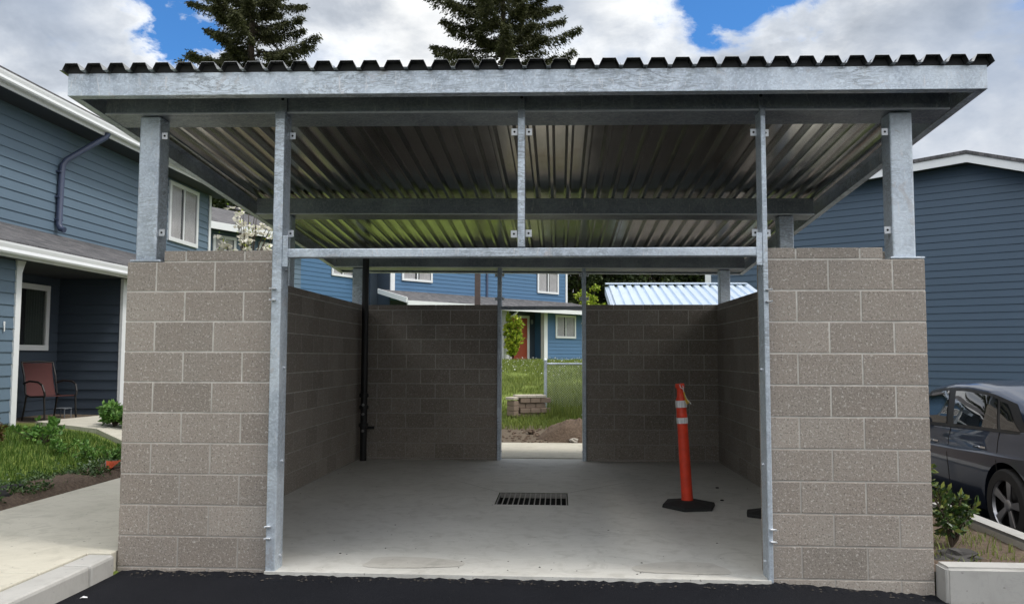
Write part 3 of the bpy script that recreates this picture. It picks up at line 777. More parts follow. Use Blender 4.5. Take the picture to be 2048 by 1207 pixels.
# ============================================================ delineator post
dl = thing('delineator_post', 'red orange delineator post with two white reflective bands on a black rubber base', 'traffic post', (4.125, 2.40, 0))
bx, by = 4.125, 2.42
def hexbase(cx, cyy, rx, ry, h, rot=0.):
    mb = MB(); a = []; b_ = []; c_ = []
    for k in range(6):
        t = R(60*k+rot); p = (math.cos(t), math.sin(t))
        a.append((cx+rx*p[0], cyy+ry*p[1], .002)); b_.append((cx+rx*.97*p[0], cyy+ry*.97*p[1], h*.55)); c_.append((cx+rx*.42*p[0], cyy+ry*.42*p[1], h))
    n = 6; mb.add(a+b_+c_, [tuple(range(6))[::-1], tuple(range(12, 18))]+[(i, (i+1) % 6, 6+(i+1) % 6, 6+i) for i in range(6)]+[(6+i, 6+(i+1) % 6, 12+(i+1) % 6, 12+i) for i in range(6)])
    return mb
hexbase(bx+.02, by-.01, .262, .29, .062, 12).build('rubber_base', 'rubber', dl, bevel=.006)
lx = -.062; hgt = 1.145
def lp(t, r): return (bx+.012+lx*t+.0, by, hgt*t)
prof_t = [(.03, .058), (.05, .060), (.10, .0575), (.3, .056), (.55, .054), (.72, .052), (.725, .0545), (.745, .0545), (.75, .052), (.82, .051), (.86, .0515), (.875, .047), (.90, .036), (.945, .033), (.96, .036), (.965, .046), (.985, .048), (1.0, .044)]
mb = MB(); mb.tube([lp(t, 0) for t, r in prof_t], [r*.92 for t, r in prof_t], 24)
tb = mb.build('post_tube', 'orange_plastic', dl, smooth=True)
for t0, t1 in ((.805, .862), (.675, .732-.01)):
    mb = MB(); mb.tube([lp(t0, 0), lp(t1, 0)], .0535, 24, cap=False); mb.build('reflective_band', 'reflective_white', dl, smooth=True)
# loop handle on top and a strap with a yellow tag hanging from it
p = Vector(lp(.985, 0))
mb = MB(); mb.tube([p+Vector((.02, -.045, .0)), p+Vector((.03, -.052, -.07)), p+Vector((.065, -.055, -.14)), p+Vector((.098, -.05, -.175))], .004, 6)
mb.tube([p+Vector((-.01, -.046, .01)), p+Vector((.0, -.05, -.02)), p+Vector((.02, -.048, -.03))], .004, 6); mb.build('strap', 'reflective_white', dl)
mb = MB(); mb.tube([p+Vector((.03, -.055, -.06)), p+Vector((.035, -.062, -.10)), p+Vector((.05, -.062, -.135)), p+Vector((.075, -.06, -.16)), p+Vector((.06, -.058, -.175)), p+Vector((.04, -.058, -.13))], .006, 6); mb.build('tag_chain', 'yellow_tag', dl)
# second base, mostly hidden by the right jamb
d2 = thing('rubber_base', 'black rubber base peeking out behind the right door jamb', 'rubber base', (4.80, 2.0, 0))
hexbase(4.80, 2.02, .24, .2, .06, 20).build('base_pad', 'rubber', d2, bevel=.006)
mb = MB(); mb.lathe([(.07, .055), (.07, .085), (.055, .09)], (4.80, 2.02, 0), 18); mb.build('socket', 'rubber', d2)
for x, y in ((4.62, 3.5), (4.52, 2.75)):
    mb = MB(); n = 9; mb.lathe([(.018, .0), (.02, .006), (.008, .01)], (x, y, .002), 9); tag(mb.build('bolt_stub', 'hole'), 'small dark anchor stub in the floor ' + ('near the right rear corner' if y > 3 else 'right of the red post base'), 'anchor stub')

# ============================================================ houses
EXP = .165
def lap(mb, P0, u, n, z0, z1, lim, holes=(), mi=0, exp=EXP, deep=.016):
    """lap siding boards. P0 2D origin, u unit dir, n outward normal, lim(z)->(u0,u1)"""
    P0, u, n = Vector(P0), Vector(u), Vector(n)
    def pt(s, off, z): q = P0+u*s+n*off; return (q.x, q.y, z)
    k = 0; z = z0
    while z < z1-1e-4:
        zt = min(z+exp, z1)
        segs = [(z, zt)]
        brk = sorted({z, zt}|{h[i] for h in holes for i in (2, 3) if z < h[i] < zt})
        for a, b_ in zip(brk, brk[1:]):
            la, lb = lim(a), lim(b_)
            if la[1]-la[0] < .01: continue
            ints = [(la[0], la[1], lb[0], lb[1])]
            for h in holes:
                if h[2] < (a+b_)/2 < h[3]:
                    new = []
                    for (s0, s1, t0, t1) in ints:
                        if h[1] <= s0 or h[0] >= s1: new.append((s0, s1, t0, t1)); continue
                        if h[0] > s0: new.append((s0, h[0], t0, h[0]))
                        if h[1] < s1: new.append((h[1], s1, h[1], t1))
                    ints = new
            fa = deep*(1-(a-z)/exp)+.002; fb = deep*(1-(b_-z)/exp)+.002
            for s0, s1, t0, t1 in ints:
                mb.add([pt(s0, fa, a), pt(s1, fa, a), pt(t1, fb, b_), pt(t0, fb, b_)], [(0, 1, 2, 3)], mi)
                if a == z: mb.add([pt(s0, 0, a), pt(s1, 0, a), pt(s1, fa, a), pt(s0, fa, a)], [(0, 1, 2, 3)], mi)
        z = zt
def window(parent, P0, u, n, s0, s1, z0, z1, world=True, cur='curtain', slider=True, open_side=0, fw=.09):
    P0, u, n = Vector(P0), Vector(u), Vector(n)
    def bx_(mb, a, b_, c_, d_, o0, o1):
        q = [P0+u*a+n*o0, P0+u*b_+n*o0, P0+u*b_+n*o1, P0+u*a+n*o1]
        mb.hexa([(p.x, p.y, c_) for p in q], [(p.x, p.y, d_) for p in q])
    mb = MB()
    bx_(mb, s0, s1, z0, z0+fw, .002, .055); bx_(mb, s0, s1, z1-fw, z1, .002, .055)
    bx_(mb, s0, s0+fw, z0+fw+.0005, z1-fw-.0005, .002, .053); bx_(mb, s1-fw, s1, z0+fw+.0005, z1-fw-.0005, .002, .053)
    if slider:
        m_ = (s0+s1)/2; bx_(mb, m_-.03, m_+.03, z0+fw+.001, z1-fw-.001, .002, .045)
    fr = mb.build('window', 'white_trim', parent, world=world)
    g0, g1, h0, h1 = s0+fw, s1-fw, z0+fw, z1-fw
    mb = MB(); bx_(mb, g0, g1, h0, h1, .0015, .006); mb.build('room_shade', 'room_dark', fr, world=world)
    mb = MB()
    ntot = 14; wpart = [(g0+.02, g0+(g1-g0)*.42), (g1-(g1-g0)*.42, g1-.02)] if open_side == 0 else [(g0+(g1-g0)*.3, g1-.02)]
    for a, b_ in wpart:
        for k in range(ntot):
            x0, x1 = a+(b_-a)*k/ntot, a+(b_-a)*(k+1)/ntot
            o0, o1 = (.009, .016) if k % 2 else (.016, .009)
            q = [P0+u*x0+n*o0, P0+u*x1+n*o1]
            mb.add([(q[0].x, q[0].y, h0), (q[1].x, q[1].y, h0), (q[1].x, q[1].y, h1), (q[0].x, q[0].y, h1)], [(0, 1, 2, 3)])
    mb.build('curtain', cur, fr, world=world)
    mb = MB(); bx_(mb, g0, g1, h0, h1, .026, .030); mb.build('pane', 'window_glass', fr, world=world)
    return fr
def slabroof(name, m, parent, pts_low, pts_high, th=.09, world=True):
    """roof plane from two low points to two high points"""
    a, b_ = pts_low; d, c_ = pts_high
    mb = MB(); lo = [Vector(a), Vector(b_), Vector(c_), Vector(d)]
    mb.hexa([p-Vector((0, 0, th)) for p in lo], lo); return mb.build(name, m, parent, world=world)
# ---- house A, left
hA = thing('blue_house', 'grey blue two storey lap sided house with covered porch at the left edge', 'house', (-6, 8, .3))
XW = -5.9; XP = -4.75; Y1, Y2 = 5.68, 8.38; YE = 14.36
mb = MB()
mb.box((-14, -14, -.2), (XW-.001, YE, 5.45))                       # main body
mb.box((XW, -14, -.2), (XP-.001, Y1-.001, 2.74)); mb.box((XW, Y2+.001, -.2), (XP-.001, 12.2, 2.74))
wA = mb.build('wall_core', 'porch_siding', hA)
mb = MB()
UY = (0, 1); NX = (1, 0)
lap(mb, (XW, 0), UY, NX, 2.9, 5.42, lambda z: (-14, YE), [(12.22, 13.60, 4.02, 5.3)])
lap(mb, (XW, 0), UY, NX, .3, 2.9, lambda z: (12.2, YE))
lap(mb, (XP, 0), UY, NX, .28, 2.72, lambda z: (-14, Y1))
lap(mb, (XP, 0), UY, NX, .1, 2.72, lambda z: (Y2, 12.2))
mb.build('wall', 'blue_siding', hA)
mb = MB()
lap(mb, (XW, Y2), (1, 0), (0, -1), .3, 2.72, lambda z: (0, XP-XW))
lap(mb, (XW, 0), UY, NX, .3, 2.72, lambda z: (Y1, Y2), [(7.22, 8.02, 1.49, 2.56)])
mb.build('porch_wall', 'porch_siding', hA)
window(hA, (XW, 0), UY, NX, 7.18, 8.06, 1.47, 2.58, cur='curtain_green', slider=False, open_side=1)
window(hA, (XW, 0), UY, NX, 12.18, 13.64, 3.99, 5.36)
mb = MB(); mb.box((XW-.09, YE+.001, .2), (XW+.03, YE+.03, 5.5)); mb.box((XW+.0185, YE-.10, .2), (XW+.04, YE, 5.5)); mb.build('corner_board', 'white_trim', hA)
for (y0, y1) in ((Y1-.10, Y1+.012), (Y2-.02, Y2+.13)):
    mb = MB(); mb.box((XP-.02, y0, .1), (XP+.035, y1, 2.735)); mb.build('porch_post', 'white_trim', hA, bevel=.004)
mb = MB(); mb.prism([(XP-.02, Y1+.0125, 2.735), (XP-.02, Y1+.0125, 2.55), (XP-.02, Y1+.09, 2.735)], (0, 0, 0), (.05, 0, 0)); mb.build('post_bracket', 'white_trim', hA)
mb = MB(); mb.box((XW+.02, -14, 2.735), (-4.50, 12.4, 2.765)); mb.build('porch_ceiling', 'soffit', hA)
slabroof('porch_roof', 'shingle', hA, ((-4.42, -14, 2.93), (-4.42, 12.5, 2.93)), ((XW+.005, -14, 3.50), (XW+.005, 12.5, 3.50)), .05)
def gutter(parent, x, y0, y1, z0, h=.15, name='gutter'):
    mb = MB()
    pr = [(x-.10, z0), (x-.015, z0), (x, z0+.025), (x-.012, z0+.07), (x, z0+h-.03), (x, z0+h), (x-.01, z0+h), (x-.01, z0+h-.02), (x-.095, z0+h-.02), (x-.10, z0+h)]
    mb.prism([(a, y0, c_) for a, c_ in pr], (0, 0, 0), (0, y1-y0, 0)); return mb.build(name, 'white_trim', parent)
gutter(hA, -4.36, -14, 12.5, 2.745); mb = MB(); mb.box((-4.50, -14, 2.715), (-4.462, 12.5, 2.885)); mb.build('fascia_board', 'white_trim', hA)
mb = MB(); mb.box((XW, -14, 5.42), (-5.39, YE+.35, 5.45)); mb.build('eave_soffit', 'soffit', hA)
mb = MB(); mb.box((-5.388, -14, 5.40), (-5.362, YE+.35, 5.59)); mb.build('fascia_board', 'white_trim', hA)
gutter(hA, -5.26, -14, YE+.35, 5.46)
slabroof('roof', 'shingle', hA, ((-5.30, -14, 5.66), (-5.30, YE+.4, 5.66)), ((-10.3, -14, 7.25), (-10.3, YE+.4, 7.25)), .05)
mb = MB(); mb.tube([(-5.33, 8.75, 5.46), (-5.36, 8.73, 5.38), (-5.80, 8.28, 4.85), (-5.83, 8.22, 4.74), (-5.83, 8.20, 4.5), (-5.83, 8.18, 3.68), (-5.79, 8.18, 3.60), (-5.72, 8.18, 3.58)], .054, 12)
simple('downspout_blue', (.045, .06, .11), .45)
ds = mb.build('downspout', 'downspout_blue', hA, smooth=True)
for z in (4.6, 4.15, 3.75):
    mb = MB(); mb.box((-5.895, 8.12, z), (-5.80, 8.255, z+.03)); mb.build('strap', 'downspout_blue', ds)
# house number
cu = bpy.data.curves.new('numcurve', 'FONT'); cu.body = '1'; cu.size = .20; cu.extrude = .006
to = bpy.data.objects.new('numcurve', cu); COL.objects.link(to); dg = bpy.context.evaluated_depsgraph_get()
me = bpy.data.meshes.new_from_object(to.evaluated_get(dg)); bpy.data.objects.remove(to)
me.materials.clear(); me.materials.append(MATS['white_trim'])
no = bpy.data.objects.new('house_number', me); COL.objects.link(no); no.parent = hA
no.matrix_local = Matrix.Translation(Vector((XP+.03, 5.32, 1.72))-WL[hA.name]) @ Matrix.Rotation(R(90), 4, 'Z') @ Matrix.Rotation(R(90), 4, 'X')
o = MB().box((XW, Y1, .1), (-4.2, Y2, .325)).build('porch_slab', 'walk_concrete'); tag(o, 'concrete porch slab', kind='structure')
# porch chair
def tb_(mb, pts, r=.014): mb.tube(pts, r, 8)
ch = thing('patio_chair', 'dark metal patio armchair with maroon sling back on the left porch', 'chair', (-5.12, 7.05, .325), R(-24))
# local: faces +x?, width along y
mb = MB(); V0 = []
for i in range(7):
    t = i/6; x = -.22-.02*math.sin(t*3)-.13*t; z = .42+.52*t
    V0 += [(x, -.235, z), (x, .235, z)]
mb.add(V0, [(2*i, 2*i+1, 2*i+3, 2*i+2) for i in range(6)]); V1 = [(a-.008, b, c) for a, b, c in V0]; mb.add(V1, [(2*i, 2*i+1, 2*i+3, 2*i+2) for i in range(6)])
mb.build('backrest', 'chair_fabric', ch, world=False)
mb = MB(); mb.hexa([(-.22, -.235, .405), (.25, -.235, .425), (.25, .235, .425), (-.22, .235, .405)], [(-.22, -.235, .415), (.25, -.235, .437), (.25, .235, .437), (-.22, .235, .415)]); mb.build('seat', 'chair_fabric', ch, world=False)
for s in (-1, 1):
    mb = MB(); y = s*.255
    tb_(mb, [(-.36, y, .95), (-.28, y, .75), (-.22, y, .45), (-.10, y, .415), (.26, y, .43)]); mb.build('side_rail', 'chair_frame', ch, world=False)
    mb = MB(); tb_(mb, [(-.27, y*1.04, .62), (-.1, y*1.1, .66), (.12, y*1.1, .65), (.22, y*1.08, .60), (.265, y*1.04, .50), (.27, y, .43)], .016); mb.build('armrest', 'chair_frame', ch, world=False)
    for x0, x1 in ((.25, .29), (-.2, -.30)):
        mb = MB(); tb_(mb, [(x0, y, .43), ((x0+x1)/2, y, .2), (x1, y*1.02, .0)]); mb.build('leg', 'chair_frame', ch, world=False)
mb = MB(); tb_(mb, [(-.37, -.255, .95), (-.375, 0, .965), (-.37, .255, .95)]); mb.build('top_rail', 'chair_frame', ch, world=False)
stl = thing('metal_stool', 'small grey metal stool under the window beside the patio chair', 'stool', (-5.35, 7.75, .325))
mb = MB(); mb.box((-5.45, 7.65, .50), (-5.25, 7.85, .515)); mb.build('stool_top', 'galv_dull', stl)
for dx in (-.09, .09):
    for dy in (-.09, .09):
        mb = MB(); mb.tube([(-5.35+dx, 7.75+dy, .325), (-5.35+dx, 7.75+dy, .50)], .007, 6); mb.build('leg', 'galv_dull', stl)

# ---- generic far house front in local coords: x along wall, -y outward
def ground_at(p): return ground_z(p[0], p[1])
UX, NY = (1, 0), (0, -1)
def rz_of(ang): return math.atan2(math.cos(R(ang)), math.sin(R(ang)))
# house C, behind house A
hC = thing('blue_house', 'blue house with grey shingle roof partly hidden behind white dogwood blossoms', 'house', (-7.50, 17.97, .6), rz_of(28))
z_ = lambda z: z-.6
mb = MB(); mb.box((-4, .03, z_(0)), (3.7, 6, z_(5.2))); mb.build('wall_core', 'porch_siding', hC, world=False)
mb = MB(); lap(mb, (0, .028), UX, NY, z_(.5), z_(5.15), lambda z: (-4, 3.7)); mb.build('wall', 'blue_siding', hC, world=False)
for s0, s1 in ((.1, .95), (1.85, 2.7)): window(hC, (0, .012), UX, NY, s0, s1, z_(4.0), z_(5.02), world=False, cur='curtain')
slabroof('roof', 'shingle', hC, ((-4.3, -.42, z_(5.32)), (4.0, -.42, z_(5.32))), ((-4.3, 3.2, z_(6.55)), (4.0, 3.2, z_(6.55))), .05, False)
slabroof('roof', 'shingle', hC, ((4.0, 6.6, z_(5.32)), (-4.3, 6.6, z_(5.32))), ((4.0, 3.205, z_(6.55)), (-4.3, 3.205, z_(6.55))), .05, False)
mb = MB(); mb.box((-4.3, -.46, z_(5.12)), (4.0, -.425, z_(5.33))); mb.build('gutter', 'white_trim', hC, world=False)
# wing W (same lit siding tone as house B)
hW = thing('blue_house', 'light blue sided house wing with white window seen at upper left through the rear opening', 'house', (-4.54, 27.22, 1.1), rz_of(25))
z_ = lambda z: z-1.1
mb = MB(); mb.box((-5.3, .03, -1), (0, 2.2, z_(6))); mb.build('wall_core', 'lit_siding', hW, world=False)
mb = MB(); lap(mb, (0, .028), UX, NY, z_(1.2), z_(6), lambda z: (-5.3, 0), [(-2.75, -1.56, z_(4.5), z_(5.7))]); mb.build('wall', 'lit_siding', hW, world=False)
window(hW, (0, .012), UX, NY, -2.80, -1.50, z_(4.45), z_(5.75), world=False)
slabroof('roof', 'shingle', hW, ((-5.6, -.4, z_(6.05)), (.3, -.4, z_(6.05))), ((-5.6, 2.6, z_(6.9)), (.3, 2.6, z_(6.9))), .06, False)
# house B
hB = thing('blue_house', 'blue two storey house with red front door and grey porch roof behind the enclosure', 'house', (3.343, 33.798, 1.17), rz_of(42.7))
z_ = lambda z: z-1.17
mb = MB(); mb.box((-10.45, .03, -1), (0, 8, z_(6.6))); 
mb.box((-10.8, .9, -1), (-10.46, 8, z_(6.6)))
mb.build('wall_core', 'porch_siding', hB, world=False)
mb = MB(); lap(mb, (0, .028), UX, NY, z_(3.6), z_(6.6), lambda z: (-10.45, 0), [(-9.85, -8.35, z_(4.4), z_(5.6)), (-2.1, -.62, z_(4.4), z_(5.4))]); mb.build('wall', 'lit_siding', hB, world=False)
mb = MB(); lap(mb, (0, -1.2), UX, NY, 0, z_(3.42), lambda z: (-2.74, 2.2), [(-2.15, -.77, z_(2.22), z_(3.28))]); 
mb.box((-2.74, -1.198, -.6), (2.2, .029, z_(3.42))); mb.build('wall', 'lit_siding', hB, world=False)
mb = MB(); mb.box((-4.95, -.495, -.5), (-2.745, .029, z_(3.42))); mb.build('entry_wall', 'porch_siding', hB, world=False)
mb = MB(); mb.box((-7.5, -1.2, -.5), (-5.05, .029, z_(3.42))); mb.build('wall', 'white_trim', hB, world=False)
window(hB, (0, .012), UX, NY, -9.90, -8.35, z_(4.42), z_(5.6), world=False)
window(hB, (0, .012), UX, NY, -2.08, -.62, z_(4.36), z_(5.45), world=False)
window(hB, (0, -1.216), UX, NY, -2.15, -.77, z_(2.22), z_(3.28), world=False, cur='curtain')
mb = MB(); mb.box((-4.25, -.53, .02), (-3.28, -.50, z_(3.10))); dr = mb.build('front_door', 'red_door', hB, world=False)
mb = MB(); mb.lathe([(.03, 0), (.03, -.05)], (-3.38, -.53, 1.0), 8, axis='y'); mb.build('door_handle', 'chrome', dr, world=False)
mb = MB(); mb.box((-4.39, -.545, 0), (-4.255, -.50, z_(3.22))); mb.box((-3.275, -.545, 0), (-3.14, -.50, z_(3.22))); mb.box((-4.255, -.545, z_(3.105)), (-3.275, -.50, z_(3.22))); mb.build('door_frame', 'white_trim', hB, world=False)
mb = MB(); mb.box((-2.92, -1.26, 0), (-2.70, -1.05, z_(3.40))); mb.build('porch_post', 'white_trim', hB, world=False)
for a, b_ in ((-10.45, -10.25), (-.10, .02)):
    mb = MB(); mb.box((a, -.02, z_(3.9)), (b_, .04, z_(6.6))); mb.build('corner_board', 'white_trim', hB, world=False)
slabroof('porch_roof', 'shingle', hB, ((-11.0, -1.85, z_(3.46)), (2.6, -1.85, z_(3.46))), ((-11.0, .02, z_(4.0)), (.3, .02, z_(4.0))), .05, False)
mb = MB(); mb.hexa([(-11.06, -1.9, z_(3.38)), (-11.005, -1.9, z_(3.38)), (-11.005, .0, z_(3.83)), (-11.06, .0, z_(3.83))], [(-11.06, -1.9, z_(3.58)), (-11.005, -1.9, z_(3.58)), (-11.005, .0, z_(4.02)), (-11.06, .0, z_(4.02))]); mb.build('rake_board', 'white_trim', hB, world=False)
mb = MB(); mb.box((-11.0, -1.93, z_(3.30)), (2.6, -1.855, z_(3.47))); mb.build('gutter', 'white_trim', hB, world=False)
mb = MB(); mb.tube([(-5.15, -1.85, z_(3.36)), (-5.18, -1.8, z_(3.25)), (-5.42, -1.33, z_(2.8)), (-5.45, -1.26, z_(2.6)), (-5.45, -1.26, .05)], .05, 8); mb.build('downspout', 'white_trim', hB, world=False)
mb = MB(); mb.box((-5.32, -.03, z_(3.95)), (-5.22, .03, z_(6.5))); mb.build('downspout', 'downspout_blue', hB, world=False)
slabroof('roof', 'shingle', hB, ((-11.1, -.5, z_(6.6)), (.5, -.5, z_(6.6))), ((-11.1, 4, z_(8.2)), (.5, 4, z_(8.2))), .08, False)
mb = MB(); mb.box((-8, -3.0, -.3), (3.5, -.51, .005)); mb.build('porch_slab', 'walk_concrete', hB, world=False)
mb = MB(); mb.lathe([(.05, 0), (.07, .1), (.05, .2)], (-3.0, -.55, z_(2.85)), 8); mb.build('porch_lamp', 'galv_dull', hB, world=False)
# house E, right
hE = thing('gable_house', 'shaded blue lap sided gable end house with white rake boards at the right edge', 'house', (12.286, 13.297, -.4), rz_of(-55+180))
# local x runs toward the right of the picture (nearer); -y faces the camera
z_ = lambda z: z+.4
PK, RL, RRt = 5.78, .05, .34
def rake(s): return PK-RL*(-s) if s < 0 else PK-RRt*s
def limE(z):
    zz = z-.4
    r_ = min(9.0, (PK-zz)/RRt); l_ = -6.45
    if zz > PK-RL*6.45: l_ = -(PK-zz)/RL
    return (l_, r_)
mb = MB(); lap(mb, (0, -.002), UX, NY, 0, z_(PK-.02), limE)
mb.build('wall', 'shaded_siding', hE, world=False)
mb = MB(); pr = [(-6.45, 0, 0), (9, 0, 0), (9, 0, z_(rake(9))), (0, 0, z_(PK)), (-6.45, 0, z_(rake(-6.45)))]
mb.prism(pr, (0, 0, 0), (0, 9, 0)); mb.build('wall_core', 'shaded_siding', hE, world=False)
mb = MB(); mb.box((-6.47, -.03, 0), (-6.30, -.0, z_(rake(-6.4)))); mb.build('corner_board', 'white_trim', hE, world=False)
OV = .35
for (sa, sb) in ((-6.9, 0), (0, 9.4)):
    za, zb_ = z_(rake(sa)), z_(rake(sb))
    mb = MB(); mb.hexa([(sa, -OV-.03, za-.02), (sb, -OV-.03, zb_-.02), (sb, -OV, zb_-.02), (sa, -OV, za-.02)], [(sa, -OV-.03, za+.17), (sb, -OV-.03, zb_+.17), (sb, -OV, zb_+.17), (sa, -OV, za+.17)]); mb.build('rake_board', 'white_trim', hE, world=False)
    mb = MB(); mb.hexa([(sa, -OV-.06, za+.175), (sb, -OV-.06, zb_+.175), (sb, 9.4, zb_+.175), (sa, 9.4, za+.175)], [(sa, -OV-.06, za+.25), (sb, -OV-.06, zb_+.25), (sb, 9.4, zb_+(.25 if sb else .55)), (sa, 9.4, za+.25)]); mb.build('roof', 'shingle', hE, world=False)
    mb = MB(); mb.hexa([(sa, -OV, za+.0), (sb, -OV, zb_+.0), (sb, -.02, zb_+.0), (sa, -.02, za+.0)], [(sa, -OV, za+.03), (sb, -OV, zb_+.03), (sb, -.02, zb_+.03), (sa, -.02, za+.03)]); mb.build('rake_soffit', 'soffit', hE, world=False)

# ============================================================ second shelter behind
sh = thing('metal_shelter', 'small shelter with pale blue corrugated metal roof beyond the rear right wall', 'shelter', (5.3, 10.3, .0))
SX0, SX1, SY0, SY1 = 3.92, 6.78, 9.35, 11.35
def zs(y): return 2.15+(y-SY0)*.27
pr = []; x = SX0; k = 0
while x < SX1:
    pr += [(x, 0), (x+.042, 0), (x+.056, .045), (x+.154, .045), (x+.168, 0)]; x += .172
dk = MB()
for y in (SY0-.1, SY1):
    for x, z in pr: dk.v.append((x, y, zs(y)+.15+z))
for y in (SY0-.1, SY1):
    for x, z in pr: dk.v.append((x, y, zs(y)+.145+z))
n = len(pr)
for i in range(n-1):
    for k in (0, 2*n): dk.f.append((k+i, k+i+1, k+n+i+1, k+n+i)); dk.m.append(0)
    dk.f.append((i, i+1, 2*n+i+1, 2*n+i)); dk.m.append(0)
dk.build('roof_sheet', 'sheet_roof', sh)
mb = MB(); mb.hexa([(SX0-.02, SY1-.12, zs(SY1-.12)+.215), (SX1, SY1-.12, zs(SY1-.12)+.215), (SX1, SY1+.1, zs(SY1)+.2), (SX0-.02, SY1+.1, zs(SY1)+.2)], [(SX0-.02, SY1-.12, zs(SY1-.12)+.235), (SX1, SY1-.12, zs(SY1-.12)+.235), (SX1, SY1+.1, zs(SY1)+.235), (SX0-.02, SY1+.1, zs(SY1)+.235)]); mb.build('ridge_cap', 'sheet_roof', sh)
for xx in (SX0-.03, SX1-.05):
    mb = MB(); mb.hexa([(xx, SY0, zs(SY0)-.02), (xx+.05, SY0, zs(SY0)-.02), (xx+.05, SY1, zs(SY1)-.02), (xx, SY1, zs(SY1)-.02)], [(xx, SY0, zs(SY0)+.14), (xx+.05, SY0, zs(SY0)+.14), (xx+.05, SY1, zs(SY1)+.14), (xx, SY1, zs(SY1)+.14)]); mb.build('side_fascia', 'sheet_roof', sh)
for xx in (SX0+.1, SX1-.3):
    for yy in (SY0+.2, SY1-.4):
        mb = MB(); mb.box((xx, yy, -.3), (xx+.10, yy+.10, zs(yy)+.13)); mb.build('column', 'galv', sh)
mb = MB(); mb.box((SX0+.3, SY0+.25, -.3), (SX1-.35, SY0+.45, 1.6)); mb.build('block_wall', 'cmu', sh)
# brown post
bp = thing('wood_post', 'plain brown post standing behind the rear left wall', 'post', (1.43, 9.5, ground_z(1.43, 9.5)))
mb = MB(); mb.box((1.38, 9.45, -.1), (1.48, 9.55, 3.9)); mb.build('shaft', 'brown_post', bp, bevel=.006)
mb = MB(); mb.box((1.30, 9.37, -.1), (1.56, 9.63, .12)); mb.build('footing', 'curb_concrete', bp, bevel=.01)

# ============================================================ back lawn furniture
fp = thing('chain_link_fence', 'low galvanized chain link fence seen through the rear doorway', 'fence', (2.66, 11.3, .3))
fx0, fyy = 2.66, 11.35
gz = ground_z(fx0, fyy)
for xx in (2.66, 5.0):
    mb = MB(); mb.tube([(xx, fyy, gz-.2), (xx, fyy, 1.30)], .034, 10); pst = mb.build('post', 'galv', fp, smooth=True)
    mb = MB(); mb.lathe([(.037, 0), (.04, .02), (.02, .05)], (xx, fyy, 1.30), 10); mb.build('post_cap', 'galv', pst, smooth=True)
mb = MB(); mb.tube([(fx0+.035, fyy, 1.24), (5.0, fyy, 1.24)], .021, 8); mb.build('top_rail', 'galv', fp, smooth=True)
mb = MB(); mb.add([(fx0+.03, fyy-.03, gz), (5.0, fyy-.03, gz), (5.0, fyy-.03, 1.26), (fx0+.03, fyy-.03, 1.26)], [(0, 1, 2, 3)]); mb.build('wire_mesh', 'fence_mesh', fp)
rw = thing('retaining_wall', 'short curved tan block retaining wall with pale cap in the back lawn', 'retaining wall', (2.4, 10.9, .3))
mb = MB(); cap = MB()
for c_ in range(4):
    for k in range(-1, 4):
        x = 2.10+k*.20+(.1 if c_ % 2 else 0); y = 10.72+.07*k
        if x < 2.08 or x > 2.6: continue
        mb.obox((x+.04, y+.010*c_, .22+.10*c_), (.096, .034, 0), (-.04, .10, 0), (0, 0, .047))
for k in range(3): cap.obox((2.16+k*.19, 10.76+.066*k, .60), (.094, .033, 0), (-.05, .14, 0), (0, 0, .028))
cap.obox((2.02, 10.60, .565), (.05, .085, 0), (-.085, .05, 0), (0, 0, .028))
for c_ in range(3): mb.obox((2.03, 10.61, .27+.10*c_), (.045, .075, 0), (-.075, .045, 0), (0, 0, .047))
mb.build('blocks', 'block_tan', rw, bevel=.008, seg=1); cap.build('cap_stones', 'block_cap', rw, bevel=.008, seg=1)
def blob(mb, c, r, seed, sq=.6, n=10, m_=7, amp=.35):
    vs = []; 
    for i in range(1, m_):
        ph = math.pi*i/m_
        for k in range(n):
            th = 2*math.pi*k/n; d = Vector((math.sin(ph)*math.cos(th), math.sin(ph)*math.sin(th), math.cos(ph)))
            q = r*(1+amp*mnoise.noise(d*1.7+Vector((seed, seed*2, 0))))
            vs.append((c[0]+d.x*q, c[1]+d.y*q, c[2]+d.z*q*sq))
    vs += [(c[0], c[1], c[2]+r*sq), (c[0], c[1], c[2]-r*sq)]
    fs = [((i*n+k), (i*n+(k+1) % n), ((i+1)*n+(k+1) % n), ((i+1)*n+k)) for i in range(m_-2) for k in range(n)]
    t = len(vs)-2; fs += [(t, (k+1) % n, k) for k in range(n)]+[(t+1, (m_-2)*n+k, (m_-2)*n+(k+1) % n) for k in range(n)]
    mb.add(vs, fs)
mb = MB()   # dirt pile as displaced mound
gx_ = 26
for j in range(gx_+1):
    for i in range(gx_+1):
        x = 2.55+1.35*i/gx_; y = 8.05+.95*j/gx_
        e = max(0, 1-((x-3.22)/.66)**2-((y-8.5)/.46)**2)
        z = ground_z(x, y)-.03+.33*e**.8+e*.09*mnoise.noise((x*9, y*9, 1))+e*.05*mnoise.noise((x*22, y*22, 1))
        mb.v.append((x, y, z))
mb.f = [(j*(gx_+1)+i, j*(gx_+1)+i+1, (j+1)*(gx_+1)+i+1, (j+1)*(gx_+1)+i) for j in range(gx_) for i in range(gx_)]; mb.m = [0]*len(mb.f)
o = mb.build('dirt_pile', 'soil', smooth='all'); tag(o, 'brown mound of dug earth behind the rear doorway', kind='stuff')
mb = MB()
for k in range(90):
    x = rnd.uniform(1.9, 3.7); y = rnd.uniform(7.95, 9.3); blob(mb, (x, y, ground_z(x, y)+.005+(.2*max(0, 1-((x-3.28)/.66)**2-((y-8.5)/.46)**2))), rnd.uniform(.012, .045), k*1.3, .6, 7, 5)
o = mb.build('clods', 'soil'); tag(o, 'loose clods and stones on the bare earth', kind='stuff')
